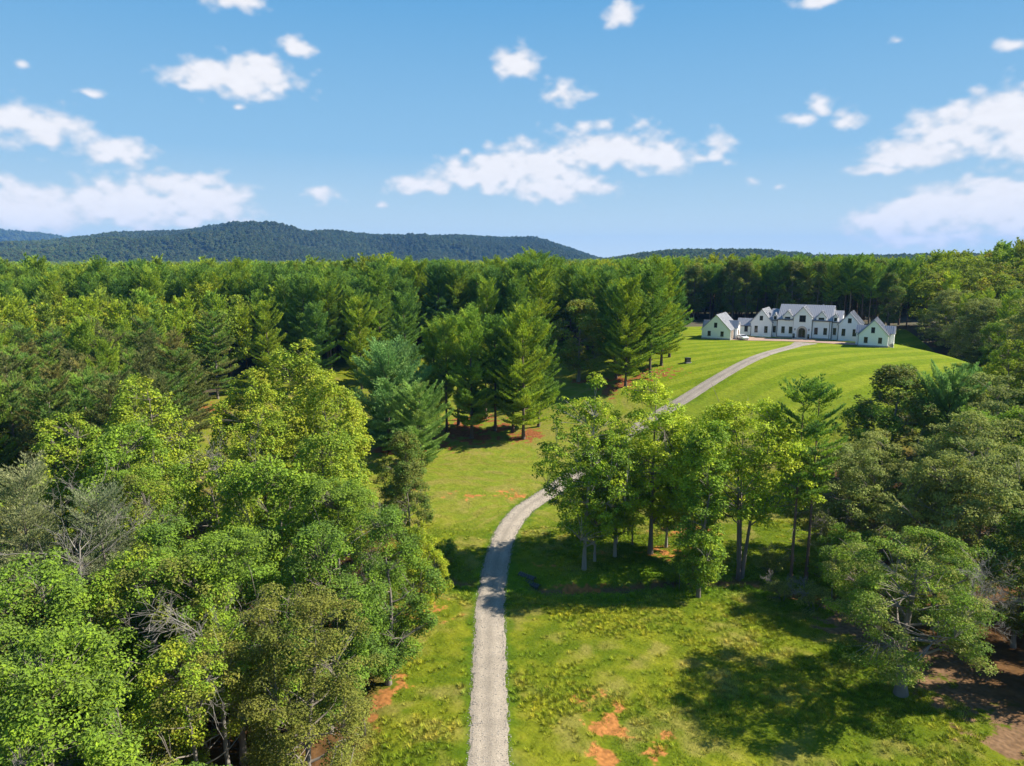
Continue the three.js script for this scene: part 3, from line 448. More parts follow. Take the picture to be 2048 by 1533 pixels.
// ------------------------------------------------------------------ the trees one can pick out, one by one
const LW = 'hardwoods left of the driveway', CR = 'trees along the creek', RW = 'oaks and pines on the right edge', GV = 'pine clump in the meadow', LP = 'pines at the lawn edge';
const heroes = [
  ['tulip1', -47, -88.5, 24.5, .4, 'bright yellow-green tulip tree in front of the dark conifers at left', LW],
  ['tulip2', -50.5, -79, 21, 2.1, 'yellow-green tulip tree just below the brightest one at far left', LW],
  ['hard1', -42, -76, 20, 4.2, 'mid-green rounded tree under the leftmost tulip tree', LW],
  ['tulip1', -30.8, -102.6, 27.5, 1.7, 'tallest yellow-green tulip tree of the central left group', LW],
  ['tulip2', -37.2, -97.5, 23.4, .2, 'tulip tree standing left of the tallest tulip tree', LW],
  ['tulip2', -24.2, -92, 23.5, 3.6, 'tulip tree on the right shoulder of the tall tulip group', LW],
  ['tulip1', -31.5, -87, 20.5, 5.1, 'broad yellow-green tulip tree in front of the tall tulip group', LW],
  ['tulip1', -21.5, -79.5, 20.5, 2.9, 'leafy tulip tree halfway down the left bank of trees', LW],
  ['blue', -23.4, -131, 19.2, .3, 'wide blue-green young white pine beside the left hardwoods', 'young pines by the meadow', { w: 1.2 }],
  ['blue', -16.4, -123, 14, 2.2, 'shorter pale green pine at the meadow edge below the blue-green pine', 'young pines by the meadow'],
  ['hard2', -15.5, -98, 13.5, 1.0, 'dark olive tree at the meadow edge below the pale pine', LW],
  ['hard2', -13.2, -87, 12.5, 3.0, 'small dark tree leaning over the meadow near the yellow tree', LW],
  ['tulip2', -30.5, -70.5, 18.5, 4.4, 'yellow-tipped tree rising from the middle of the left wood', LW],
  ['near2', -37, -66.5, 18, 0.9, 'thin tree with bare grey branches in the left wood', LW],
  ['hard1', -22.5, -66, 19.5, 5.5, 'dense mid-green tree in the heart of the left wood', LW],
  ['near1', -16.5, -63, 18, 2.5, 'fresh green tree behind the dark driveway-side tree', LW],
  ['tulip1', -9.6, -70.0, 12, 1.3, 'small yellow tree overhanging the meadow by the drive shadow', LW, { tint: [1.2, 1.12, .9], w: .8 }],
  ['near4', -11.2, -58.6, 16.5, .6, 'dark green tree with red clay at its foot beside the drive', LW],
  ['near4', -14.8, -52, 17.5, 3.3, 'dark leafy tree between the olive oak and the drive', LW],
  ['near3', -13.8, -42.9, 17, 1.1, 'olive-brown oak nearest the driveway at the bottom', LW],
  ['near1', -20.5, -48.5, 18.5, 4.0, 'bright green tree behind the olive oak', LW],
  ['near2', -25, -45.2, 18.8, 1.9, 'bright green tree with dead twigs in the lower left wood', LW],
  ['near1', -30, -41, 19.5, 5.9, 'leafy green tree at the left edge below the grey snag', LW],
  ['near2', -19.2, -38.5, 15.8, 3.1, 'foreground tree with sprawling bare limbs over green leaves', LW],
  ['near1', -24.8, -33.5, 18.6, .7, 'bright green crown in the bottom left corner', LW],
  ['near1', -16.8, -30.5, 12.8, 2.6, 'low green crown at the bottom edge left of the olive oak', LW],
  ['near2', -20.5, -26.5, 15.6, 4.9, 'yellow-green crown cut by the bottom edge at left', LW],
  ['graypine', -41, -56.5, 20, 1.2, 'pale grey-green conifer at the left edge behind bare branches', LW],
  ['graypine', -35.6, -58.5, 17.5, 3.9, 'grey-green conifer behind the bare snag at left', LW],
  ['virg1', -69.5, -164.5, 20, .5, 'lone dark pine with a bare lower trunk at the clay clearing', 'pines round the clay clearing'],
  ['white2', -61, -176, 20, 2.4, 'bushy pine to the right of the clay clearing', 'pines round the clay clearing'],
  ['airy1', 9.0, -83.1, 26.4, .9, 'tall tulip tree with pale trunk beside the culvert', CR, { w: .92 }],
  ['airy1', 10.6, -85.6, 19, 3.4, 'thinner stem growing just behind the pale trunked tulip tree', CR, { w: .8 }],
  ['airy2', 18.1, -87.6, 25.6, 1.6, 'yellow-green tulip tree with dark trunk in the middle of the creek row', CR, { w: 1.1 }],
  ['airy1', 20.6, -89.6, 19.6, 4.6, 'dark stemmed tree behind the yellow-green creek tulip tree', CR, { w: .85 }],
  ['slim', 16.3, -90.8, 13.5, 1.0, 'slender sapling between the two tall creek tulip trees', CR],
  ['slim', 22.6, -90.4, 13.2, 2.0, 'slender young tree left of the ivy covered trunk', CR],
  ['airy1', 14.2, -91.5, 16.5, 5.2, 'green tree filling the gap behind the creek row', CR],
  ['column', 21.2, -75.3, 20.5, 0, 'narrow tree wrapped in ivy down to the grass', CR],
  ['vase', 28, -81.8, 22.4, .35, 'vase shaped tree with forked trunks and bright round crown', CR, { w: 1.05 }],
  ['airy1', 13.4, -87, 20.5, 2.8, 'leafy green tree between the two tall creek tulip trees', CR],
  ['airy2', 23.4, -86.5, 19.5, 4.9, 'light green tree behind the ivy covered trunk', CR, { w: .9 }],
  ['slim', 19.5, -77.4, 5.2, 2.7, 'tiny sapling on the creek bank left of the ivy column', CR],
  ['slimpine', 33, -78.7, 25.2, .2, 'tall slim pine with bare red trunk right of the vase shaped tree', CR],
  ['slimpine', 35.2, -79.6, 24.2, 2.6, 'second slim pine close to the right of the first', CR],
  ['oak', 34.5, -57.2, 14.8, 2.4, 'big spreading oak casting its shadow on the lower lawn', RW],
  ['hard2', 59.1, -107, 20, .8, 'dark green broad tree against the house lawn at right', RW, { w: 1.3 }],
  ['hard1', 53.5, -104, 15.5, 2.2, 'smaller green tree on the left of the dark green lawn tree', RW],
  ['blue', 65.8, -104.5, 19, 1.9, 'blue-green pine right of the dark green lawn tree', RW, { w: .75 }],
  ['sage1', 40.5, -82, 16.5, .4, 'sage-green oak right of the two slim pines', RW],
  ['sage2', 47.5, -86, 16.5, 2.9, 'pale sage oak below the dark green lawn tree', RW],
  ['sage1', 46, -72, 17.5, 4.1, 'sage oak with grey dead limbs above the spreading oak', RW],
  ['sage2', 51, -73.5, 18.5, 1.2, 'layered sage oak near the right edge', RW],
  ['hard2', 49.5, -64.5, 14, 3.0, 'dark shaded tree behind the spreading oak', RW],
  ['sage1', 57, -83, 19.5, 5.3, 'sage oak at the right edge halfway up', RW],
  ['hard1', 60, -91, 18.5, .6, 'green tree between the blue-green pine and the sage oaks', RW],
  ['sage2', 70.6, -101, 20, 2.0, 'pale oak on the right edge below the lawn corner', RW],
  ['tulip2', 80.5, -112.7, 21.5, 3.7, 'yellow-green tree at the right edge by the lawn corner', RW],
  ['hard1', 66, -88, 19, 1.5, 'mid-green crown on the right margin', RW],
  ['sage2', 40.5, -67.5, 7.5, 5.0, 'low pale oak between the creek and the spreading oak', RW],
  ['slim', 36.5, -75.5, 10.5, .9, 'fresh green young tree at the foot of the slim pines', RW],
  ['slim', 40.5, -76, 9.5, 2.3, 'light green sapling behind the low pale oak', RW],
  ['white3', -13.3, -141.2, 21.5, .3, 'white pine on the left of the meadow clump', GV],
  ['white3', -11.2, -145, 22.2, 1.9, 'white pine at the back left of the meadow clump', GV],
  ['white2', -8.0, -137, 24.4, 3.2, 'tallest white pine in the middle of the meadow clump', GV, { tint: [.9, .98, 1.25] }],
  ['white3', -5.6, -148, 20, 4.6, 'white pine hidden behind the middle of the meadow clump', GV],
  ['white1', -3.4, -141, 22.6, 1.3, 'white pine filling the centre back of the meadow clump', GV],
  ['white2', -16.2, -146, 20.5, 3.0, 'white pine at the far left back of the meadow clump', GV],
  ['white1', 5.4, -141, 21.5, .6, 'white pine at the right back of the meadow clump', GV],
  ['white1', .2, -139.5, 21.8, 5.3, 'rear white pine on the right of the meadow clump', GV],
  ['white2', 2.2, -135.5, 25, 2.4, 'right-hand white pine of the meadow clump on its own straw ring', GV],
  ['hard2', 15.5, -163, 18.8, .5, 'olive rounded tree alone on the grass gap behind the creek', LP, { tint: [1.35, 1.25, .9], w: 1.3 }],
  ['white2', 7.5, -184, 22.5, 1.4, 'fresh white pine standing ahead of the stand left of the gap', LP],
  ['white1', 1.5, -180, 22, 2.8, 'dark white pine ahead of the stand behind the meadow clump', LP],
  ['white2', -6.5, -183, 22, 4.2, 'bushy white pine showing behind the left half of the meadow clump', LP],
  ['white1', -27, -178, 21.5, .2, 'white pine rising behind the wide blue-green pine', LP],
  ['white2', -37, -172, 21.5, 2.0, 'white pine between the tulip trees and the wide blue-green pine', LP],
  ['white1', -47, -170, 21, 3.3, 'white pine showing over the central tulip trees', LP],
  ['white2', 25.2, -155, 22.6, 1.1, 'big fresh green white pine nearest the house lawn', LP],
  ['white1', 31.2, -158.4, 24.4, 2.7, 'tall dark white pine right beside the house lawn', LP],
  ['white1', 24, -161, 21, 4.0, 'white pine behind the fresh green lawn pine', LP],
  ['white2', 35.2, -165.5, 23.6, 5.1, 'white pine on the right end touching the house lawn', LP],
  ['white1', 38.5, -172, 22.5, .9, 'white pine behind the right end of the lawn pines', LP],
];
for (const h of heroes) tree(...h);
// shrubs
[['shrub1', 19.6, -79.2, 3.2, 0, 'rounded green shrub on the creek bank'], ['shrub2', 30.5, -74.6, 2.6, 1, 'pale scrubby bush by the creek below the slim pines'], ['shrub2', 33.2, -72.6, 3.0, 2, 'grey-green bush at the edge of the leaf litter'], ['shrub1', 24.5, -87, 2.6, 3, 'green bush behind the ivy column'], ['copper', 12.6, -97.6, 3.6, .5, 'reddish brown bush behind the creek trees'], ['copper', 24.4, -97, 2.6, 2.5, 'low rust coloured bush right of the reddish one'], ['shrub2', 31.8, -81.6, 2.8, .2, 'pale bush at the foot of the vase shaped tree'], ['shrub1', -8.6, -84.5, 3.4, 2.2, 'green bush at the left end of the drive shadow'], ['shrub1', 37.5, -79.5, 3.2, 4.2, 'shady bush under the first sage oak'], ['shrub2', 44, -66.5, 3.2, 5.2, 'bush in the shade behind the spreading oak']].forEach((a) => tree(...a, 'shrubs under the trees', { cat: 'shrub' }));
// bare dead trees and limbs
for (const [i, [x, z, T, a, label]] of [[-36.6, -56.2, 19.8, .4, 'bare grey snag rising over the pale conifers at left'], [-33.6, -46.5, 18.6, 2.2, 'silvery dead tree spreading bare twigs at the left edge'], [-19.4, -43.6, 17.6, 4.0, 'bare dead top among the green crowns left of the olive oak'], [-30.6, -74.8, 18.2, 3.0, 'pale dead branches beside the yellow-tipped tree']].entries()) {
  const r = rng(900 + i), f = new Faces(), t = T * .72; f.tube([[0, -.2, 0], [.2, t * .4, .1], [.1, t * .75, .3], [.35, t, .2]], [.2, .15, .1, .07], 6, BARK.dead, r);
  const b = new Faces(); for (let j = 0; j < 6; j++) { const q = r() * 6.28; twigs(b, [.3, t * (.86 + .14 * j / 5), .2], [Math.cos(q), .55 + r() * .7, Math.sin(q)], T * (.15 + .08 * r()), .05, 3, r, BARK.dead); }
  const g = new THREE.Group(); part(g, 'trunk', f.build(true), barkMat); part(g, 'branches', b.build(true), barkMat); g.position.set(x, H(x, z) - .05, z); g.rotation.y = a; add(g, 'dead_tree'); tag(g, label, 'dead tree', 'bare dead trees in the left wood');
}
// ------------------------------------------------------------------ woods: trees too alike to tell apart, each its own object
function inside(x, d, poly) { let c = false; for (let i = 0, j = poly.length - 1; i < poly.length; j = i++) { const [xi, yi] = poly[i], [xj, yj] = poly[j]; if ((yi > d) !== (yj > d) && x < (xj - xi) * (d - yi) / (yj - yi) + xi) c = !c; } return c; }
const stands = [
  { seed: 41, n: 95, gap: 5.4, poly: [[-56, 97], [-60, 140], [-79, 150], [-80, 172], [-66, 180], [-62, 204], [-165, 204], [-175, 150], [-130, 97]], kinds: ['virg1', 'virg2', 'virg2', 'white2', 'virg1'], T: [16, 20.5], label: 'ROW conifer in the far left wood WHERE', rows: [[118, 'low front'], [140, 'second row'], [165, 'middle row'], [999, 'rear row']], places: [[-.72, 'at the very edge'], [-.56, 'nearer the left edge'], [-.42, 'above the leftmost tulip tree'], [9, 'beside the clay clearing']], group: 'dense conifers on the far left' },
  { seed: 42, n: 150, gap: 5.5, poly: [[-160, 206], [-64, 206], [-60, 186], [-40, 184], [-22, 204], [8, 204], [12, 222], [18, 246], [-180, 246]], kinds: ['white1', 'white3', 'white3', 'white2', 'white1'], T: [20, 25.5], label: 'ROW white pine of the meadow stand WHERE', rows: [[211, 'front row'], [220, 'second row'], [230, 'third row'], [999, 'rear row']], places: [[-.5, 'far to the left'], [-.33, 'above the leftmost tulip tree'], [-.2, 'above the central tulip trees'], [-.1, 'above the blue-green pine'], [0, 'above the meadow pine clump'], [9, 'left of the grass gap']], group: 'pine stand behind the meadow' },
  { seed: 43, n: 40, gap: 4.8, poly: [[24, 172], [37, 177], [42, 190], [52, 232], [46, 262], [22, 262], [17, 205]], kinds: ['white1', 'white3', 'white2'], T: [17.5, 21.5], label: 'ROW white pine left of the house lawn WHERE', rows: [[195, 'front'], [225, 'middle'], [999, 'rear']], places: [[.1, 'by the grass gap'], [.17, 'behind the lawn pines'], [9, 'nearest the garage wing']], group: 'pine stand left of the house' },
  { seed: 44, n: 75, gap: 4.6, poly: [[52, 270], [72, 268], [98, 252], [116, 236], [132, 236], [150, 300], [50, 306]], kinds: ['loblolly', 'white3', 'loblolly', 'hard2', 'loblolly'], T: [19, 23], label: 'ROW tall straight tree behind WHERE', rows: [[262, 'first row'], [278, 'second row'], [999, 'rear row']], places: [[.27, 'the lawn left of the house'], [.32, 'the garage wing'], [.4, 'the left half of the house'], [.48, 'the right half of the house'], [9, 'the detached garage']], group: 'trees behind the house' },
  { seed: 45, n: 110, gap: 5.6, poly: [[78, 100], [88, 118], [106, 142], [115, 165], [123, 186], [128, 206], [136, 238], [150, 245], [215, 250], [180, 150], [110, 90]], kinds: ['hard2', 'hard1', 'hard2', 'tulip2', 'white2', 'hard1', 'sage1'], T: [16, 22], label: 'ROW leafy tree in the right wood WHERE', rows: [[130, 'near'], [165, 'second row'], [200, 'middle'], [999, 'rear']], places: [[.58, 'beside the detached garage'], [.66, 'at the lawn corner'], [.74, 'beyond the pale edge oak'], [9, 'at the picture edge']], group: 'mixed wood right of the house' },
  { seed: 46, n: 26, gap: 5.0, poly: [[-16, 55], [-20, 72], [-26, 84], [-52, 95], [-66, 80], [-60, 45], [-36, 28], [-28, 28], [-22, 40]], kinds: ['hard1', 'hard2', 'near4'], T: [13, 16.5], label: 'ROW understory tree in the left wood WHERE', rows: [[50, 'nearest'], [70, 'middle'], [999, 'rear']], places: [[-.62, 'at the left margin'], [-.4, 'among the tall crowns'], [9, 'near the driveway side']], group: 'understory of the left wood' },
  { seed: 47, n: 9, gap: 6, poly: [[47, 56], [46, 70], [50, 80], [62, 92], [80, 98], [80, 70], [62, 52]], kinds: ['hard2', 'hard1', 'near4'], T: [11, 15.5], label: 'ROW shaded tree in the right wood WHERE', rows: [[68, 'nearest'], [82, 'middle'], [999, 'rear']], places: [[.7, 'behind the spreading oak'], [.8, 'among the sage oaks'], [9, 'at the picture edge']], group: 'understory of the right wood' },
];
const ORD = 'first second third fourth fifth sixth seventh eighth ninth tenth eleventh twelfth thirteenth fourteenth fifteenth sixteenth seventeenth eighteenth nineteenth twentieth'.split(' '); for (const t of ['twenty', 'thirty', 'forty']) { for (let i = 0; i < 9; i++) ORD.push(t + '-' + ORD[i]); ORD.push({ twenty: 'thirtieth', thirty: 'fortieth', forty: 'fiftieth' }[t]); }
function labelFor(s, x, d) { // which row of the wood, and beside what
  const az = x / d, where = s.places.find((p) => az < p[0])[1], row = s.rows.find((p) => d < p[0])[1];
  return s.label.replace('ROW', row).replace('WHERE', where);
}
for (const s of stands) {
  const r = rng(s.seed), xs = s.poly.map((p) => p[0]), ds = s.poly.map((p) => p[1]), x0 = Math.min(...xs), x1 = Math.max(...xs), d0 = Math.min(...ds), d1 = Math.max(...ds);
  const cand = []; for (let i = 0, tries = 0; i < 400 && tries < 20000; tries++) { const x = mix(x0, x1, r()), d = mix(d0, d1, r()); if (Math.abs(x) > d * .86 + 14 || !inside(x, d, s.poly)) continue; if (placed.some(([a, b]) => (a - x) ** 2 + (b + d) ** 2 < s.gap * s.gap) || cand.some(([a, b]) => (a - x) ** 2 + (b - d) ** 2 < s.gap * s.gap)) continue; cand.push([x, d]); i++; }
  cand.sort((a, b) => a[1] - b[1]);
  const kept = cand.slice(0, s.n), same = new Map(); for (const c of kept) { const l = labelFor(s, ...c); same.set(l, [...(same.get(l) || []), c]); }
  for (const c of kept) { const [x, d] = c, l = labelFor(s, x, d), row = same.get(l).sort((a, b) => a[0] / a[1] - b[0] / b[1]), at = row.length > 1 ? ' ' + ORD[row.indexOf(c)] + ' from left' : ''; tree(s.kinds[Math.floor(r() * s.kinds.length)], x, -d, mix(...s.T, r()), r() * 6.28, l + at, s.group, { w: .88 + .24 * r() }); }
  s.rest = cand.slice(s.n);
}
// the wood goes on to the foot of the hills
{
  const r = rng(77), lists = [[], [], [], []], m = new THREE.Matrix4(), q = new THREE.Quaternion(), up = new THREE.Vector3(0, 1, 0);
  const put = (x, d, T) => { const pineish = x > -.2 * d && x < .24 * d && d < 520 ? .82 : x < -.2 * d && d < 330 ? .6 : .25, k = r() < pineish ? 2 + (r() < .5 ? 0 : 1) : (r() < .55 ? 0 : 1); const s = T / 22.5, w = s * (.9 + .25 * r()); lists[k].push([x, d, s, w, r() * 6.28, r()]); };
  for (const s of stands.slice(0, 5)) for (const [x, d] of s.rest) put(x, d, mix(...s.T, r()));
  const grid = (a, b, g) => { for (let d = a; d < b; d += g) for (let x = -d * .86; x < d * .86; x += g) { const X = x + (r() - .5) * g * .9, D = d + (r() - .5) * g * .9; if (D < 246) continue; if (D < 312 && X > 18 && X < 155) { if (D < 262 || (X > 46)) continue; } if (X > 100 && D < 252 && X < 216) continue; if (Math.abs(X) > D * .86) continue; put(X, D, 17.5 + r() * 6); } };
  grid(246, 600, 6.2); grid(600, 1250, 9.5); grid(1250, 2300, 15);
  lists.forEach((L, k) => {
    const im = new THREE.InstancedMesh(FAR[k].crown, leafMat([1, 1, 1]), L.length), c = new THREE.Color();
    L.forEach(([x, d, s, w, a, v], i) => { m.compose(new THREE.Vector3(x, H(x, -d) - .1, -d), q.setFromAxisAngle(up, a), new THREE.Vector3(w, s, w)); im.setMatrixAt(i, m); const u = .78 + .44 * v; im.setColorAt(i, c.setRGB(u * (1.12 + .3 * ((v * 37) % 1 - .4)), u, u * .75)); });
    add(im, k < 2 ? 'hardwood_forest' : 'pine_forest'); tag(im, ['unbroken green hardwood forest reaching to the hills', 'olive hardwood forest reaching to the hills', 'dark pine forest beyond the front stand', 'fresh green pine forest beyond the front stand'][k], 'forest', null, 'stuff');
  });
  console.log('far trees', lists.map((l) => l.length).join());
}
// ------------------------------------------------------------------ hills on the skyline
{
  const clump = new Faces(), r = rng(61); for (let i = 0; i < 70; i++) { const d = sph(r), y = Math.abs(d[1]); clump.leaf(d[0] * 5.5, 2 + y * 6.5, d[2] * 5.5, d[0] + (r() - .5), y + .4, d[2] + (r() - .5), 3.2, 2.6, r() * 6, .05 * (.7 + .6 * r()), .082 * (.7 + .6 * r()), .024); }
  const cg = clump.build();
  const hills = [
    { name: 'hill', label: 'long wooded mountain ridge on the skyline', D0: 2300, D1: 3900, D2: 4700, gap: 15, prof: [[-44, .75], [-36.84, .88], [-35.29, .93], [-32.54, 1.15], [-30.51, 1.41], [-28.69, 1.74], [-25.56, 1.86], [-23.92, 1.99], [-22.57, 2.3], [-20.86, 2.54], [-19.13, 2.35], [-17.72, 2.22], [-15.92, 1.95], [-12.6, 1.75], [-10.32, 1.61], [-6.85, 1.63], [-3.71, 1.64], [-.95, 1.41], [1.42, 1.41], [3.01, 1.17], [4.59, .74], [6.57, .05], [9, -.35]] },
    { name: 'hill', label: 'farther hazy blue ridge at the left edge of the skyline', D0: 6600, D1: 8200, D2: 8800, gap: 26, prof: [[-46, 1.5], [-37.27, 1.55], [-35.22, 1.59], [-33.61, 1.56], [-32.52, 1.42], [-31.68, 1.26], [-29.67, .89], [-26.63, .3], [-24, -.2]] },
    { name: 'hill', label: 'low wooded hill on the skyline above the house', D0: 1500, D1: 2400, D2: 2900, gap: 14, prof: [[5.5, -.5], [6.96, -.22], [8.52, .02], [10.44, .36], [12.72, .58], [16.43, .57], [20.01, .45], [21.76, .27], [23.13, .1], [26.71, .12], [29.79, .18], [34, .12], [42, 0]] },
  ];
  for (const hl of hills) {
    const pr = (a) => { const p = hl.prof; if (a <= p[0][0]) return p[0][1]; for (let i = 0; i < p.length - 1; i++) if (a <= p[i + 1][0]) { const t = (a - p[i][0]) / (p[i + 1][0] - p[i][0]); return mix(p[i][1], p[i + 1][1], t); } return p[p.length - 1][1]; };
    const a0 = hl.prof[0][0], a1 = hl.prof[hl.prof.length - 1][0];
    const hh = (a, D) => { const x = Math.sin(a * Math.PI / 180) * D, z = -Math.cos(a * Math.PI / 180) * D, crest = 38 + Math.tan(pr(a) * Math.PI / 180) * hl.D1 - 9, t = (D - hl.D0) / (hl.D1 - hl.D0), rel = fbm(x * .0021 + 4, z * .0021, 4) - .5, sh = t < 1 ? Math.pow(S(0, 1.02, t), .85) : 1 - .7 * S(hl.D1, hl.D2, D); const base = 6; return mix(base, crest, sh) + rel * (crest - base) * 1.5 * Math.sin(Math.PI * clamp(t)) * .85; };
    const na = 180, nD = 60, pos = [], idx = [];
    for (let j = 0; j <= nD; j++) for (let i = 0; i <= na; i++) { const a = mix(a0, a1, i / na), D = mix(hl.D0, hl.D2, j / nD); pos.push(Math.sin(a * Math.PI / 180) * D, hh(a, D), -Math.cos(a * Math.PI / 180) * D); if (i < na && j < nD) { const k = j * (na + 1) + i; idx.push(k, k + 1, k + na + 1, k + 1, k + na + 2, k + na + 1); } }
    const g = new THREE.BufferGeometry(); g.setAttribute('position', new THREE.Float32BufferAttribute(pos, 3)); g.setIndex(idx); g.computeVertexNormals();
    const me = new THREE.Mesh(g, new THREE.MeshStandardMaterial({ color: new THREE.Color(.022, .036, .016), roughness: 1, side: THREE.DoubleSide })); add(me, hl.name); tag(me, hl.label, 'hill', null, 'structure');
    const pts = []; for (let D = hl.D0; D < hl.D1 + 160; D += hl.gap) { const da = hl.gap / D * 57.3; for (let a = a0; a < a1; a += da) pts.push([a + (r() - .5) * da, D + (r() - .5) * hl.gap, r(), r()]); }
    const im = new THREE.InstancedMesh(cg, leafMat([1, 1, 1]), pts.length), m = new THREE.Matrix4(), q = new THREE.Quaternion(), up = new THREE.Vector3(0, 1, 0), c = new THREE.Color(), s0 = hl.gap / 13;
    pts.forEach(([a, D, v, u], i) => { const s = s0 * (.75 + .6 * v); m.compose(new THREE.Vector3(Math.sin(a * Math.PI / 180) * D, hh(a, D), -Math.cos(a * Math.PI / 180) * D), q.setFromAxisAngle(up, u * 6.28), new THREE.Vector3(s, s * (.85 + .5 * u), s)); im.setMatrixAt(i, m); const w = (.7 + .6 * u) * (.75 + .7 * fbm(a * .35 + 3, D * .0016, 3)), y = S(-22, -38, a) * .7 + .5 * S(5, 9, a); im.setColorAt(i, c.setRGB(w * (.85 + .4 * v) * (1 + .6 * y), w * (1 + .45 * y), w)); });
    add(im, 'hill_forest'); tag(im, 'tree canopy covering the ' + hl.label.replace(' on the skyline', '').replace(' of the skyline', ''), 'forest', null, 'stuff');
    console.log('hill', pts.length);
  }
}

// ------------------------------------------------------------------ grass: patches of blades over the near lawns
{
  const r = rng(55), f = new Faces();
  for (let i = 0; i < 150; i++) { const x = (r() - .5) * 1.7, z = (r() - .5) * 1.7, a = r() * 6.28, lean = r() * .55, h = .05 + .13 * Math.pow(r(), 2), v = .7 + .6 * r(); f.needle(x, -.02, z, Math.cos(a) * lean, 1, Math.sin(a) * lean, h, .045 + .03 * r(), -Math.sin(a), 0, Math.cos(a), v, v, v); }
  const g = f.build(), spots = [], o = [0, 0, 0, 0, 0];
  for (let d = 42; d < 128; d += 1.12 + (d - 42) * .006) for (let x = -26; x < 48; x += 1.12) {
    const X = x + (r() - .5), D = d + (r() - .5); if (Math.abs(X) > D * .8 + 6) continue; gcol(X, -D, o); if (o[3] < .3 || segd(X, -D, DRIVE) < drvW + .75 || r() > o[3]) continue;
    const tall = S(.5, .75, fbm(X * .09 + 20, D * .09, 3)), wet = D > 66 && D < 94 ? S(7, 2.5, segd(X, -D, CREEK)) : 0; spots.push([X, D, .55 + 1.5 * tall * r() + 2.0 * wet * r(), o[0], o[1], o[2]]);
  }
  const im = new THREE.InstancedMesh(g, new THREE.MeshPhysicalMaterial({ vertexColors: true, roughness: .95, transmission: .35, thickness: 0, specularIntensity: .3, side: THREE.DoubleSide }), spots.length), m = new THREE.Matrix4(), q = new THREE.Quaternion(), up = new THREE.Vector3(0, 1, 0), c = new THREE.Color();
  spots.forEach(([x, d, s, cr, cg, cb], i) => { m.compose(new THREE.Vector3(x, H(x, -d), -d), q.setFromAxisAngle(up, r() * 6.28), new THREE.Vector3(1, s, 1)); im.setMatrixAt(i, m); const k = 1.7 + .6 * r(); im.setColorAt(i, c.setRGB(cr * k, cg * k * 1.04, cb * k)); });
  const tf = new Faces(); for (let i = 0; i < 34; i++) { const a = r() * 6.28, q = Math.sqrt(r()) * .2, lean = .25 + r() * .8, h = .10 + .12 * r(), v = .7 + .6 * r(); tf.needle(Math.cos(a) * q, -.02, Math.sin(a) * q, Math.cos(a) * lean, 1, Math.sin(a) * lean, h, .05, -Math.sin(a), 0, Math.cos(a), v, v, v); }
  const tufts = []; for (let i = 0; i < 60000 && tufts.length < 6500; i++) { const D = 42 + Math.pow(r(), 1.3) * 56, X = -26 + r() * 74; gcol(X, -D, o); if (o[3] < .5 || segd(X, -D, DRIVE) < drvW + .45) continue; const k = fbm(X * .16 + 60, D * .16, 3); if (r() > S(.4, .72, k) + .06) continue; tufts.push([X, D, .6 + 1.1 * r(), o[0], o[1], o[2]]); }
  const it = new THREE.InstancedMesh(tf.build(), im.material, tufts.length); tufts.forEach(([x, d, s, cr, cg, cb], i) => { m.compose(new THREE.Vector3(x, H(x, -d), -d), q.setFromAxisAngle(up, r() * 6.28), new THREE.Vector3(s, s * (.6 + .7 * r()), s)); it.setMatrixAt(i, m); const k = 1.55 + .8 * r(), yl = r(); it.setColorAt(i, c.setRGB(cr * k * mix(.95, 1.25, yl), cg * k * 1.06, cb * k * .8)); });
  add(it, 'grass_tufts'); tag(it, 'scattered coarse weed and grass tufts in the rough lawn', 'grass', null, 'stuff');
  add(im, 'grass'); tag(im, 'rough green grass on both sides of the driveway', 'grass', null, 'stuff'); console.log('grass', spots.length);
}

// ------------------------------------------------------------------ the house
const M = {
  wall: new THREE.MeshStandardMaterial({ color: new THREE.Color(.85, .84, .82), roughness: .8 }),
  trim: new THREE.MeshStandardMaterial({ color: new THREE.Color(.78, .77, .76), roughness: .6 }),
  roof: new THREE.MeshStandardMaterial({ color: new THREE.Color(.28, .285, .31), roughness: .55, metalness: .15 }),
  dark: new THREE.MeshStandardMaterial({ color: new THREE.Color(.025, .026, .03), roughness: .5 }),
  glass: new THREE.MeshStandardMaterial({ color: new THREE.Color(.018, .02, .022), roughness: .06 }),
  stone: new THREE.MeshStandardMaterial({ color: new THREE.Color(.55, .46, .38), roughness: .85 }),
  door: new THREE.MeshStandardMaterial({ color: new THREE.Color(.02, .017, .015), roughness: .35 }),
  garage: new THREE.MeshStandardMaterial({ color: new THREE.Color(.22, .17, .13), roughness: .6 }),
  slab: new THREE.MeshStandardMaterial({ color: new THREE.Color(.30, .28, .26), roughness: .9 }),
};
function box(w, h, d, x, y, z) { const g = new THREE.BoxGeometry(w, h, d); g.translate(x, y, z); return g; }
function join(list) { // merge plain geometries (position + normal only)
  const p = [], n = []; for (const g0 of list) { const g = g0.index ? g0.toNonIndexed() : g0; p.push(...g.attributes.position.array); n.push(...g.attributes.normal.array); }
  const g = new THREE.BufferGeometry(); g.setAttribute('position', new THREE.Float32BufferAttribute(p, 3)); g.setAttribute('normal', new THREE.Float32BufferAttribute(n, 3)); return g;
}
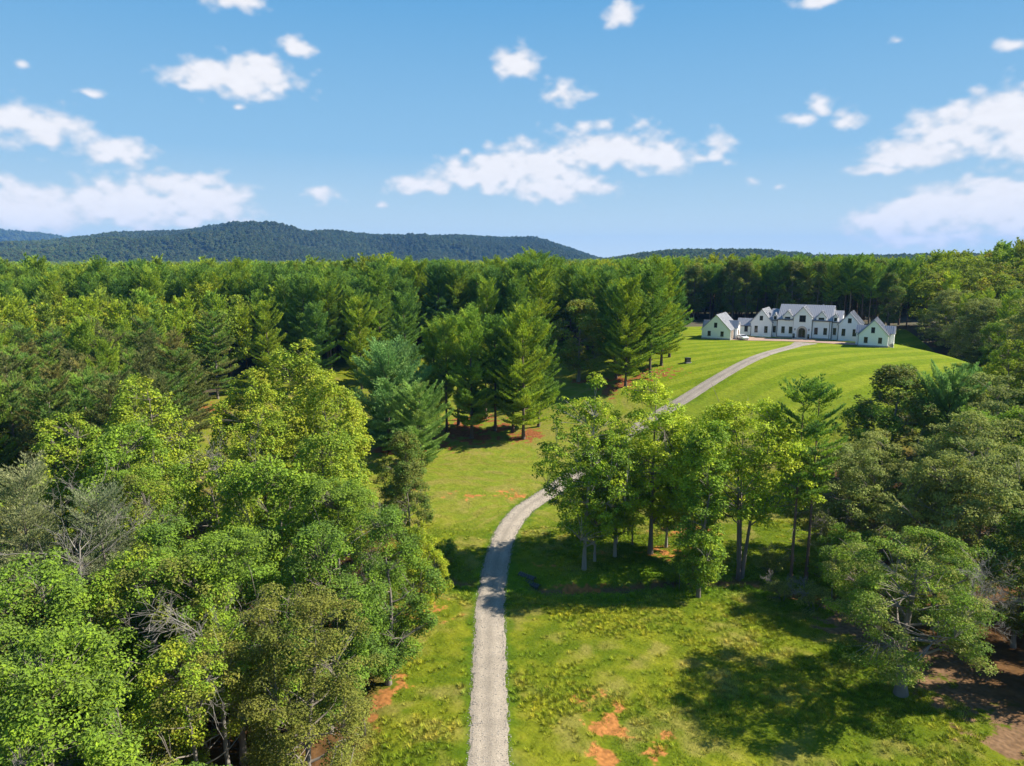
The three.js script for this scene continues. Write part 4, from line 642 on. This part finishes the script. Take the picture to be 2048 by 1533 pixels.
// a window of a wall that faces +z at depth v: [u, y, w, h, cols, rows]
function windowIn(parent, [u, y, w, h, cols = 2, rows = 2], v, turn) {
  const hold = (g) => { if (turn) g.applyMatrix4(turn); return g; };
  const fr = part(parent, 'window', hold(join([box(.09, h, .16, u - w / 2 + .045, y, v - .10), box(.09, h, .16, u + w / 2 - .045, y, v - .10), box(w - .18, .09, .16, u, y + h / 2 - .045, v - .10), box(w - .18, .09, .16, u, y - h / 2 + .045, v - .10)])), M.dark);
  const pw = (w - .18 - .05 * (cols - 1)) / cols, ph = (h - .18 - .05 * (rows - 1)) / rows;
  for (let i = 0; i < cols; i++) for (let j = 0; j < rows; j++) part(fr, 'pane', hold(box(pw, ph, .03, u - w / 2 + .09 + pw / 2 + i * (pw + .05), y - h / 2 + .09 + ph / 2 + j * (ph + .05), v - .13)), M.glass);
  const bars = []; for (let i = 1; i < cols; i++) bars.push(box(.05, h - .18, .07, u - w / 2 + .09 + i * pw + (i - .5) * .05, y, v - .12)); for (let j = 1; j < rows; j++) bars.push(box(w - .18, .05, .06, u, y - h / 2 + .09 + j * ph + (j - .5) * .05, v - .122));
  if (bars.length) part(fr, 'glazing_bar', hold(join(bars)), M.dark);
  part(fr, 'sill', hold(box(w + .16, .08, .16, u, y - h / 2 - .045, v + .02)), M.trim);
}
function wallPanel(parent, outline, holes, v, turn, mat = M.wall) {
  const sh = new THREE.Shape(outline.map(([a, b]) => new THREE.Vector2(a, b)));
  for (const [u, y, w, h, , , arch] of holes) { const p = new THREE.Path(); p.moveTo(u - w / 2, y - h / 2); p.lineTo(u + w / 2, y - h / 2); if (arch) { p.lineTo(u + w / 2, y + h / 2 - w / 2); p.absarc(u, y + h / 2 - w / 2, w / 2, 0, Math.PI, false); } else { p.lineTo(u + w / 2, y + h / 2); p.lineTo(u - w / 2, y + h / 2); } p.closePath(); sh.holes.push(p); }
  const g = new THREE.ExtrudeGeometry(sh, { depth: .3, bevelEnabled: false, curveSegments: 10 }); g.translate(0, 0, v - .3); if (turn) g.applyMatrix4(turn); return part(parent, 'wall', g, mat);
}
// one slope of a standing seam roof: eave edge a-b, ridge edge d-c (points in house axes), with raised seams
function slope(parent, a, b, c, d, name = 'roof') {
  const A = new THREE.Vector3(...a), Bv = new THREE.Vector3(...b), C = new THREE.Vector3(...c), D = new THREE.Vector3(...d), n = Bv.clone().sub(A).cross(D.clone().sub(A)).normalize(); if (n.y < 0) n.negate();
  const tri = (list) => { const g = new THREE.BufferGeometry(); g.setAttribute('position', new THREE.Float32BufferAttribute(list.flatMap((v) => v.toArray()), 3)); g.computeVertexNormals(); return g; };
  const slab = (P, t) => { const top = P, bot = P.map((q) => q.clone().addScaledVector(n, -t)), L = []; L.push(top[0], top[1], top[2], top[0], top[2], top[3], bot[0], bot[2], bot[1], bot[0], bot[3], bot[2]); for (let i = 0; i < 4; i++) { const j = (i + 1) % 4; L.push(top[i], bot[i], bot[j], top[i], bot[j], top[j]); } return tri(L); };
  const m = part(parent, name, slab([A, Bv, C, D], .16), M.roof);
  const len = A.distanceTo(Bv), k = Math.max(2, Math.round(len / .48)), ribs = [];
  for (let i = 1; i < k; i++) { const t = i / k, lo = A.clone().lerp(Bv, t), hi = D.clone().lerp(C, t), w = Bv.clone().sub(A).normalize().multiplyScalar(.02); ribs.push(slab([lo.clone().sub(w).addScaledVector(n, .05), lo.clone().add(w).addScaledVector(n, .05), hi.clone().add(w).addScaledVector(n, .05), hi.clone().sub(w).addScaledVector(n, .05)], .06)); }
  const sm = part(m, 'standing_seam', join(ribs), M.roof); sm.userData.kind = 'stuff';
  return m;
}
// gabled volume with its gable towards +z
function gable(parent, u0, u1, vb, vf, eave, apex, holes = [], o = {}) {
  const uc = (u0 + u1) / 2, lo = o.y0 ?? 0, T = o.turn, ov = o.over ?? .28, h = (apex - eave) / (uc - u0), yo = eave - ov * h;
  wallPanel(parent, [[u0, lo], [u1, lo], [u1, eave - .1], [uc, apex - .1], [u0, eave - .1]], holes, vf, T);
  for (const w of holes) if (!w[6]) windowIn(parent, w, vf, T);
  const put = (g) => { if (T) g.applyMatrix4(T); return g; };
  if (!o.front) { part(parent, 'wall', put(box(.3, eave - .1 - lo, vf - vb - .62, u0 + .152, (eave - .1 + lo) / 2, (vf + vb) / 2)), M.wall); part(parent, 'wall', put(box(.3, eave - .1 - lo, vf - vb - .62, u1 - .152, (eave - .1 + lo) / 2, (vf + vb) / 2)), M.wall); wallPanel(parent, [[u0, lo], [u1, lo], [u1, eave - .1], [uc, apex - .1], [u0, eave - .1]], [], vb + .3, T); }
  const pt = (x, y, z) => { const v = new THREE.Vector3(x, y, z); if (T) v.applyMatrix4(T); return v.toArray(); }, f = vf + (o.fo ?? .22), b = vb - (o.front ? 0 : .2);
  slope(parent, pt(u0 - ov, yo, b), pt(u0 - ov, yo, f), pt(uc, apex + .06, f), pt(uc, apex + .06, b)); slope(parent, pt(u1 + ov, yo, b), pt(u1 + ov, yo, f), pt(uc, apex + .06, f), pt(uc, apex + .06, b));
  // white rake boards under the roof edge, dark gutters along the eaves
  const rake = (x0, y0, x1, y1) => { const L = Math.hypot(x1 - x0, y1 - y0), g = new THREE.BoxGeometry(L, .2, .07); g.rotateZ(Math.atan2(y1 - y0, x1 - x0)); g.translate((x0 + x1) / 2, (y0 + y1) / 2 - .19, f - .05); return put(g); };
  part(parent, 'rake_board', rake(u0 - ov, yo, uc - .02, apex + .04), M.trim); part(parent, 'rake_board', rake(u1 + ov, yo, uc + .02, apex + .04), M.trim);
}
// volume with its ridge along u
function long(parent, u0, u1, vb, vf, eave, apex, holes = []) {
  const vc = (vb + vf) / 2, h = (apex - eave) / (vf - vc), ov = .3, yo = eave - ov * h;
  wallPanel(parent, [[u0, 0], [u1, 0], [u1, eave - .12], [u0, eave - .12]], holes, vf); for (const w of holes) windowIn(parent, w, vf);
  part(parent, 'wall', box(u1 - u0, eave - .12, .3, (u0 + u1) / 2, (eave - .12) / 2, vb + .15), M.wall);
  for (const [u, s] of [[u0, 1], [u1, -1]]) { const sh = new THREE.Shape([new THREE.Vector2(vb + .31, 0), new THREE.Vector2(vf - .31, 0), new THREE.Vector2(vf - .31, eave - .2), new THREE.Vector2(vc, apex - .2), new THREE.Vector2(vb + .31, eave - .2)]), g = new THREE.ExtrudeGeometry(sh, { depth: .3, bevelEnabled: false }); g.rotateY(-Math.PI / 2); g.translate(u + (s > 0 ? .302 : -.002), 0, 0); part(parent, 'wall', g, M.wall); }
  slope(parent, [u0 - .2, yo, vf + ov], [u1 + .2, yo, vf + ov], [u1 + .2, apex, vc], [u0 - .2, apex, vc]); slope(parent, [u0 - .2, yo, vb - ov], [u1 + .2, yo, vb - ov], [u1 + .2, apex, vc], [u0 - .2, apex, vc]);
  part(parent, 'gutter', box(u1 - u0 + .3, .13, .13, (u0 + u1) / 2, yo - .14, vf + ov - .04), M.dark);
}
const pipe = (parent, u, y1, v) => part(parent, 'downpipe', box(.12, y1 - .1, .1, u, y1 / 2, v + .06), M.dark);
function seat(g, name, label) { g.position.set(HO[0], HY, HO[2]); g.rotation.y = -TH; add(g, name); tag(g, label, 'house'); }
{
  const g = new THREE.Group(), W2 = (u, y, w = .95, h = 1.95) => [u, y, w, h, 2, 3];
  part(g, 'foundation', join([box(14.6, .5, 11.4, .2, .15, -5.5), box(6.2, .5, 10.4, -11.35, .152, -5), box(5.9, .5, 10.4, 11.9, .154, -5), box(5, .5, 3, -.1, .156, -.4)]), M.slab);
  long(g, -6.9, 7.3, -11, 0, 5.5, 9.3, [W2(-5.35, 2.25), W2(-3.3, 2.25), W2(3.45, 2.3), W2(5.85, 2.3)]);
  gable(g, -2.5, 2.3, -5.4, 1.0, 6.4, 9.1, [[-.45 + .3, 5.7, 1.7, 1.9, 2, 2], [-.1, 1.65, 1.9, 2.9, 1, 1, true]]);
  gable(g, -5.55, -2.95, -4.2, .06, 6.3, 7.9, [[-4.3, 5.5, 1.5, 1.05, 3, 1]], { y0: 4.9, over: .2 });
  gable(g, 3.4, 6.0, -4.2, .06, 6.35, 7.95, [[4.65, 5.6, 1.5, 1.05, 3, 1]], { y0: 4.9, over: .2 });
  long(g, -9.2, -7.12, -9.2, -.8, 5.1, 7.9, [[-7.85, 2.2, .85, 1.95, 2, 3]]);
  gable(g, -8.35, -7.25, -4, -.7, 6.2, 7.0, [[-7.8, 5.5, .75, 1.0, 1, 2]], { y0: 4.4, over: .16 });
  long(g, 7.52, 9.7, -9.2, -.8, 5.2, 7.95, [[8.15, 2.35, .85, 1.95, 2, 3]]);
  gable(g, 7.62, 8.78, -4, -.7, 6.5, 7.35, [[8.2, 5.7, .75, 1.0, 1, 2]], { y0: 4.5, over: .16 });
  gable(g, -14.3, -8.4, -10, .35, 4.4, 8.0, [[-11.45, 5.35, .95, 1.35, 2, 2], W2(-12.75, 2.1), W2(-10.0, 2.1)]);
  gable(g, 9.05, 14.75, -10, .35, 4.6, 7.85, [[11.9, 5.6, .95, 1.35, 2, 2], W2(10.55, 2.35), W2(13.3, 2.35)]);
  long(g, -18.6, -14.6, -6, -1.2, 3.1, 4.9, [[-15.9, 1.9, 1.0, 1.7, 2, 2]]);
  // arched entrance: stone surround, double door, step, lanterns' backplates belong to the lanterns
  { const sh = new THREE.Shape(); sh.moveTo(-1.45, .2); sh.lineTo(1.25, .2); sh.lineTo(1.25, 2.3); sh.absarc(-.1, 2.3, 1.35, 0, Math.PI, false); sh.closePath(); const p = new THREE.Path(); p.moveTo(-1.0, .2); p.lineTo(.8, .2); p.lineTo(.8, 2.2); p.absarc(-.1, 2.2, .9, 0, Math.PI, false); p.closePath(); sh.holes.push(p); const e = new THREE.ExtrudeGeometry(sh, { depth: .14, bevelEnabled: false, curveSegments: 12 }); e.translate(0, 0, 1.003); part(g, 'door_surround', e, M.stone); }
  for (const s of [-1, 1]) { const sh = new THREE.Shape(); sh.moveTo(0, .22); sh.lineTo(s * .93, .22); sh.lineTo(s * .93, 2.15); sh.absarc(0, 2.15, .93, s > 0 ? 0 : Math.PI, Math.PI / 2, s < 0); sh.closePath(); const e = new THREE.ExtrudeGeometry(sh, { depth: .08, bevelEnabled: false, curveSegments: 10 }); e.translate(-.1 + s * .012, 0, .74); const d = part(g, 'door', e, M.door); part(d, 'pane', box(.5, 1.3, .02, -.1 + s * .48, 1.75, .832), M.glass); part(d, 'handle', box(.04, .3, .05, -.1 + s * .1, 1.25, .845), M.slab); }
  part(g, 'step', box(4.2, .28, 1.6, -.1, .1, 1.95), M.stone);
  for (const [u, y, v] of [[-8.3, 4.3, .35], [-7.0, 5.1, 0], [-2.62, 5.2, 0], [2.45, 5.3, 0], [6.9, 5.2, 0], [7.45, 5.1, 0], [9.2, 4.4, .35], [14.6, 4.4, .35], [-14.2, 3.0, .35]]) pipe(g, u, y, v);
  part(g, 'chimney', join([box(.35, .6, .35, 4.2, 9.2, -5.9)]), M.roof);
  seat(g, 'white_house', 'white gabled mansion with grey metal roofs and arched front door');
}
const side = (u, v, s) => new THREE.Matrix4().makeTranslation(u, 0, v).multiply(new THREE.Matrix4().makeRotationY(s * Math.PI / 2)); // turns a +z gable to face +u (s = 1) or -u (s = -1)
{
  const g = new THREE.Group();
  part(g, 'foundation', box(8.1, .5, 10.7, -20.85, .15, 9.3), M.slab);
  gable(g, -24.8, -16.9, 4, 14.5, 3.0, 6.95, [[-21.0, 4.0, .9, 1.4, 2, 2], [-22.7, 1.6, .9, 1.45, 2, 2], [-19.1, 1.6, .9, 1.45, 2, 2]]);
  gable(g, -1.6, 1.6, -4.2, .9, 3.2, 5.0, [[0, 1.45, 2.2, 2.4, 1, 1, true]], { turn: side(-16.9, 8.2, 1), over: .2 });
  gable(g, -1.5, 1.5, -4.0, .9, 3.0, 4.8, [], { turn: side(-24.8, 8.4, -1), over: .2 });
  part(g, 'garage_door', box(.08, 2.3, 2.0, -16.24, 1.4, 8.2), M.garage); part(g, 'garage_door', box(.08, 2.3, 2.4, -16.83, 1.4, 12.2), M.garage); part(g, 'garage_door', box(.08, 2.3, 1.6, -16.83, 1.4, 5.3), M.garage);
  for (const v of [14.35, 10.1]) part(g, 'downpipe', box(.1, 2.8, .12, -16.82, 1.45, v), M.dark);
  seat(g, 'garage_wing', 'white gabled garage wing on the left side of the forecourt');
}
{
  const g = new THREE.Group();
  part(g, 'foundation', box(7.1, .5, 10.7, 18.6, .15, 6.25), M.slab);
  gable(g, 15.2, 22.0, 1, 11.5, 3.3, 7.0, [[18.4, 4.3, .9, 1.5, 2, 2], [16.9, 1.7, .9, 1.55, 2, 2], [20.2, 1.7, .9, 1.55, 2, 2]]);
  gable(g, -1.7, 1.7, -3.6, 1.2, 3.4, 5.1, [[0, 1.6, .9, 1.5, 2, 2]], { turn: side(22, 6, 1), over: .2 }); gable(g, -1.7, 1.7, -3.6, .9, 3.4, 5.1, [], { turn: side(15.2, 6.4, -1), over: .2 });
  part(g, 'downpipe', box(.1, 3.1, .12, 15.1, 1.6, 11.2), M.dark); part(g, 'downpipe', box(.1, 3.1, .12, 22.1, 1.6, 11.2), M.dark);
  part(g, 'gutter', box(.13, .13, 10.4, 14.9, 3.06, 6.25), M.dark); part(g, 'gutter', box(.13, .13, 10.4, 22.3, 3.06, 6.25), M.dark);
  seat(g, 'detached_garage', 'white gabled garage standing on the right end of the house');
}
// small things round the house
function atHouse(g, u, v, y, name, label, cat, group) { const [x, z] = hw(u, v); g.position.set(x, HY + y, z); g.rotation.y = -TH; add(g, name); tag(g, label, cat, group); }
for (const [u, label] of [[-1.95, 'black wall lantern left of the arched door'], [1.75, 'black wall lantern right of the arched door']]) { const g = new THREE.Group(); part(g, 'bracket', join([box(.16, .34, .05, 0, 0, .03), box(.05, .05, .2, 0, .22, .12)]), M.dark); part(g, 'lamp_body', new THREE.CylinderGeometry(.12, .09, .42, 6).translate(0, -.02, .22), M.dark); part(g, 'lamp_cap', new THREE.ConeGeometry(.17, .18, 6).translate(0, .28, .22), M.dark); atHouse(g, u, 1.0, 2.6, 'wall_lantern', label, 'lantern', 'lanterns beside the front door'); }
for (const [u, label] of [[-2.0, 'dark planter with a clipped bush left of the front door'], [1.85, 'dark planter with a clipped bush right of the front door']]) { const g = new THREE.Group(); part(g, 'pot', new THREE.LatheGeometry([[0, 0], [.24, 0], [.3, .5], [.34, .55], [.34, .62], [.27, .62], [.24, .5]].map(([a, b]) => new THREE.Vector2(a, b)), 14), M.dark); const f = new Faces(), r = rng(70); for (let i = 0; i < 260; i++) { const d = sph(r); f.leaf(d[0] * .33, .95 + d[1] * .38, d[2] * .33, ...d, .12, .08, r() * 6, .05, .09, .02); } part(g, 'bush', f.build(), leafMat([1, 1, 1])); atHouse(g, u, 2.35, .25, 'planter', label, 'planter', 'planters beside the front door'); }
{ // low white car, seen end on
  const g = new THREE.Group(), white = new THREE.MeshPhysicalMaterial({ color: new THREE.Color(.75, .75, .75), roughness: .3, clearcoat: .8 });
  const sh = new THREE.Shape([[-2, .3], [2, .3], [2.05, .62], [1.9, .78], [.95, .88], [.3, 1.22], [-.9, 1.26], [-1.7, .95], [-2.05, .9]].map(([a, b]) => new THREE.Vector2(a, b))), e = new THREE.ExtrudeGeometry(sh, { depth: 1.6, bevelEnabled: true, bevelSize: .08, bevelThickness: .1, bevelSegments: 2 }); e.translate(0, 0, -.8); part(g, 'body', e, white);
  part(g, 'windscreen', new THREE.BoxGeometry(.8, .05, 1.5).rotateZ(-.48).translate(.68, 1.12, 0), M.glass); part(g, 'rear_window', new THREE.BoxGeometry(.75, .05, 1.45).rotateZ(.36).translate(-1.28, 1.16, 0), M.glass); part(g, 'side_window', box(1.5, .24, .04, -.25, 1.06, .905), M.glass); part(g, 'side_window', box(1.5, .24, .04, -.25, 1.06, -.905), M.glass);
  for (const [x, z] of [[1.25, .8], [1.25, -.8], [-1.3, .8], [-1.3, -.8]]) { const w = part(g, 'wheel', new THREE.CylinderGeometry(.32, .32, .22, 18).rotateX(Math.PI / 2).translate(x, .32, z * 1.06), M.dark); part(w, 'rim', new THREE.CylinderGeometry(.19, .19, .23, 12).rotateX(Math.PI / 2).translate(x, .32, z * 1.065), M.trim); }
  for (const s of [-.6, .6]) part(g, 'headlight', box(.06, .12, .3, 2.08, .66, s), M.glass);
  const [x, z] = hw(-14.2, 11.2); g.position.set(x, HY + .09, z); g.rotation.y = -Math.PI / 2 + .15; add(g, 'parked_car'); tag(g, 'low white car parked on the forecourt by the garage wing', 'car');
}
{ const g = new THREE.Group(); part(g, 'cabinet', box(1.1, 1.0, .9, 0, .6, 0), M.dark); part(g, 'lid', box(1.2, .1, 1.0, 0, 1.15, 0), M.dark); part(g, 'pad', box(1.5, .14, 1.3, 0, .04, 0), M.slab); g.position.set(41.4, H(41.4, -165.5) - .02, -165.5); g.rotation.y = .3; add(g, 'utility_box'); tag(g, 'dark utility box alone on the lawn left of the drive', 'utility box'); }
{ const g = new THREE.Group(); part(g, 'casing', box(.8, .8, .8, 0, .5, 0), M.slab); part(g, 'fan_grille', new THREE.CylinderGeometry(.33, .33, .04, 18).translate(0, .92, 0), M.dark); part(g, 'pad', box(1, .1, 1, 0, .05, 0), M.trim); atHouse(g, 22.9, 10, 0, 'air_conditioner', 'grey air conditioner beside the right garage wall', 'air conditioner'); }
// corrugated culvert pipes under the drive
for (const [x, z, label] of [[4.1, -81.1, 'ribbed black culvert pipe end farther from the viewer'], [4.6, -79.9, 'ribbed black culvert pipe end nearer the lawn']]) {
  const g = new THREE.Group(), prof = []; for (let i = 0; i <= 44; i++) prof.push(new THREE.Vector2(.43 + .06 * Math.sin(i * 1.05), i * .05)); for (let i = 44; i >= 0; i--) prof.push(new THREE.Vector2(.37, i * .05));
  part(g, 'pipe', new THREE.LatheGeometry(prof, 22), new THREE.MeshStandardMaterial({ color: new THREE.Color(.05, .05, .055), roughness: .35 })); g.rotation.set(0, .12, -Math.PI / 2); const hh = new THREE.Group(); hh.add(g.children[0]); hh.children[0].rotation.z = -Math.PI / 2 - .1; hh.children[0].position.x = -1.4; hh.position.set(x - 2.0, H(x + .6, z) - .02, z - .3); hh.rotation.y = -.55; add(hh, 'culvert_pipe'); tag(hh, label, 'culvert', 'twin culvert pipes under the drive');
}
renderer.render(scene, camera);
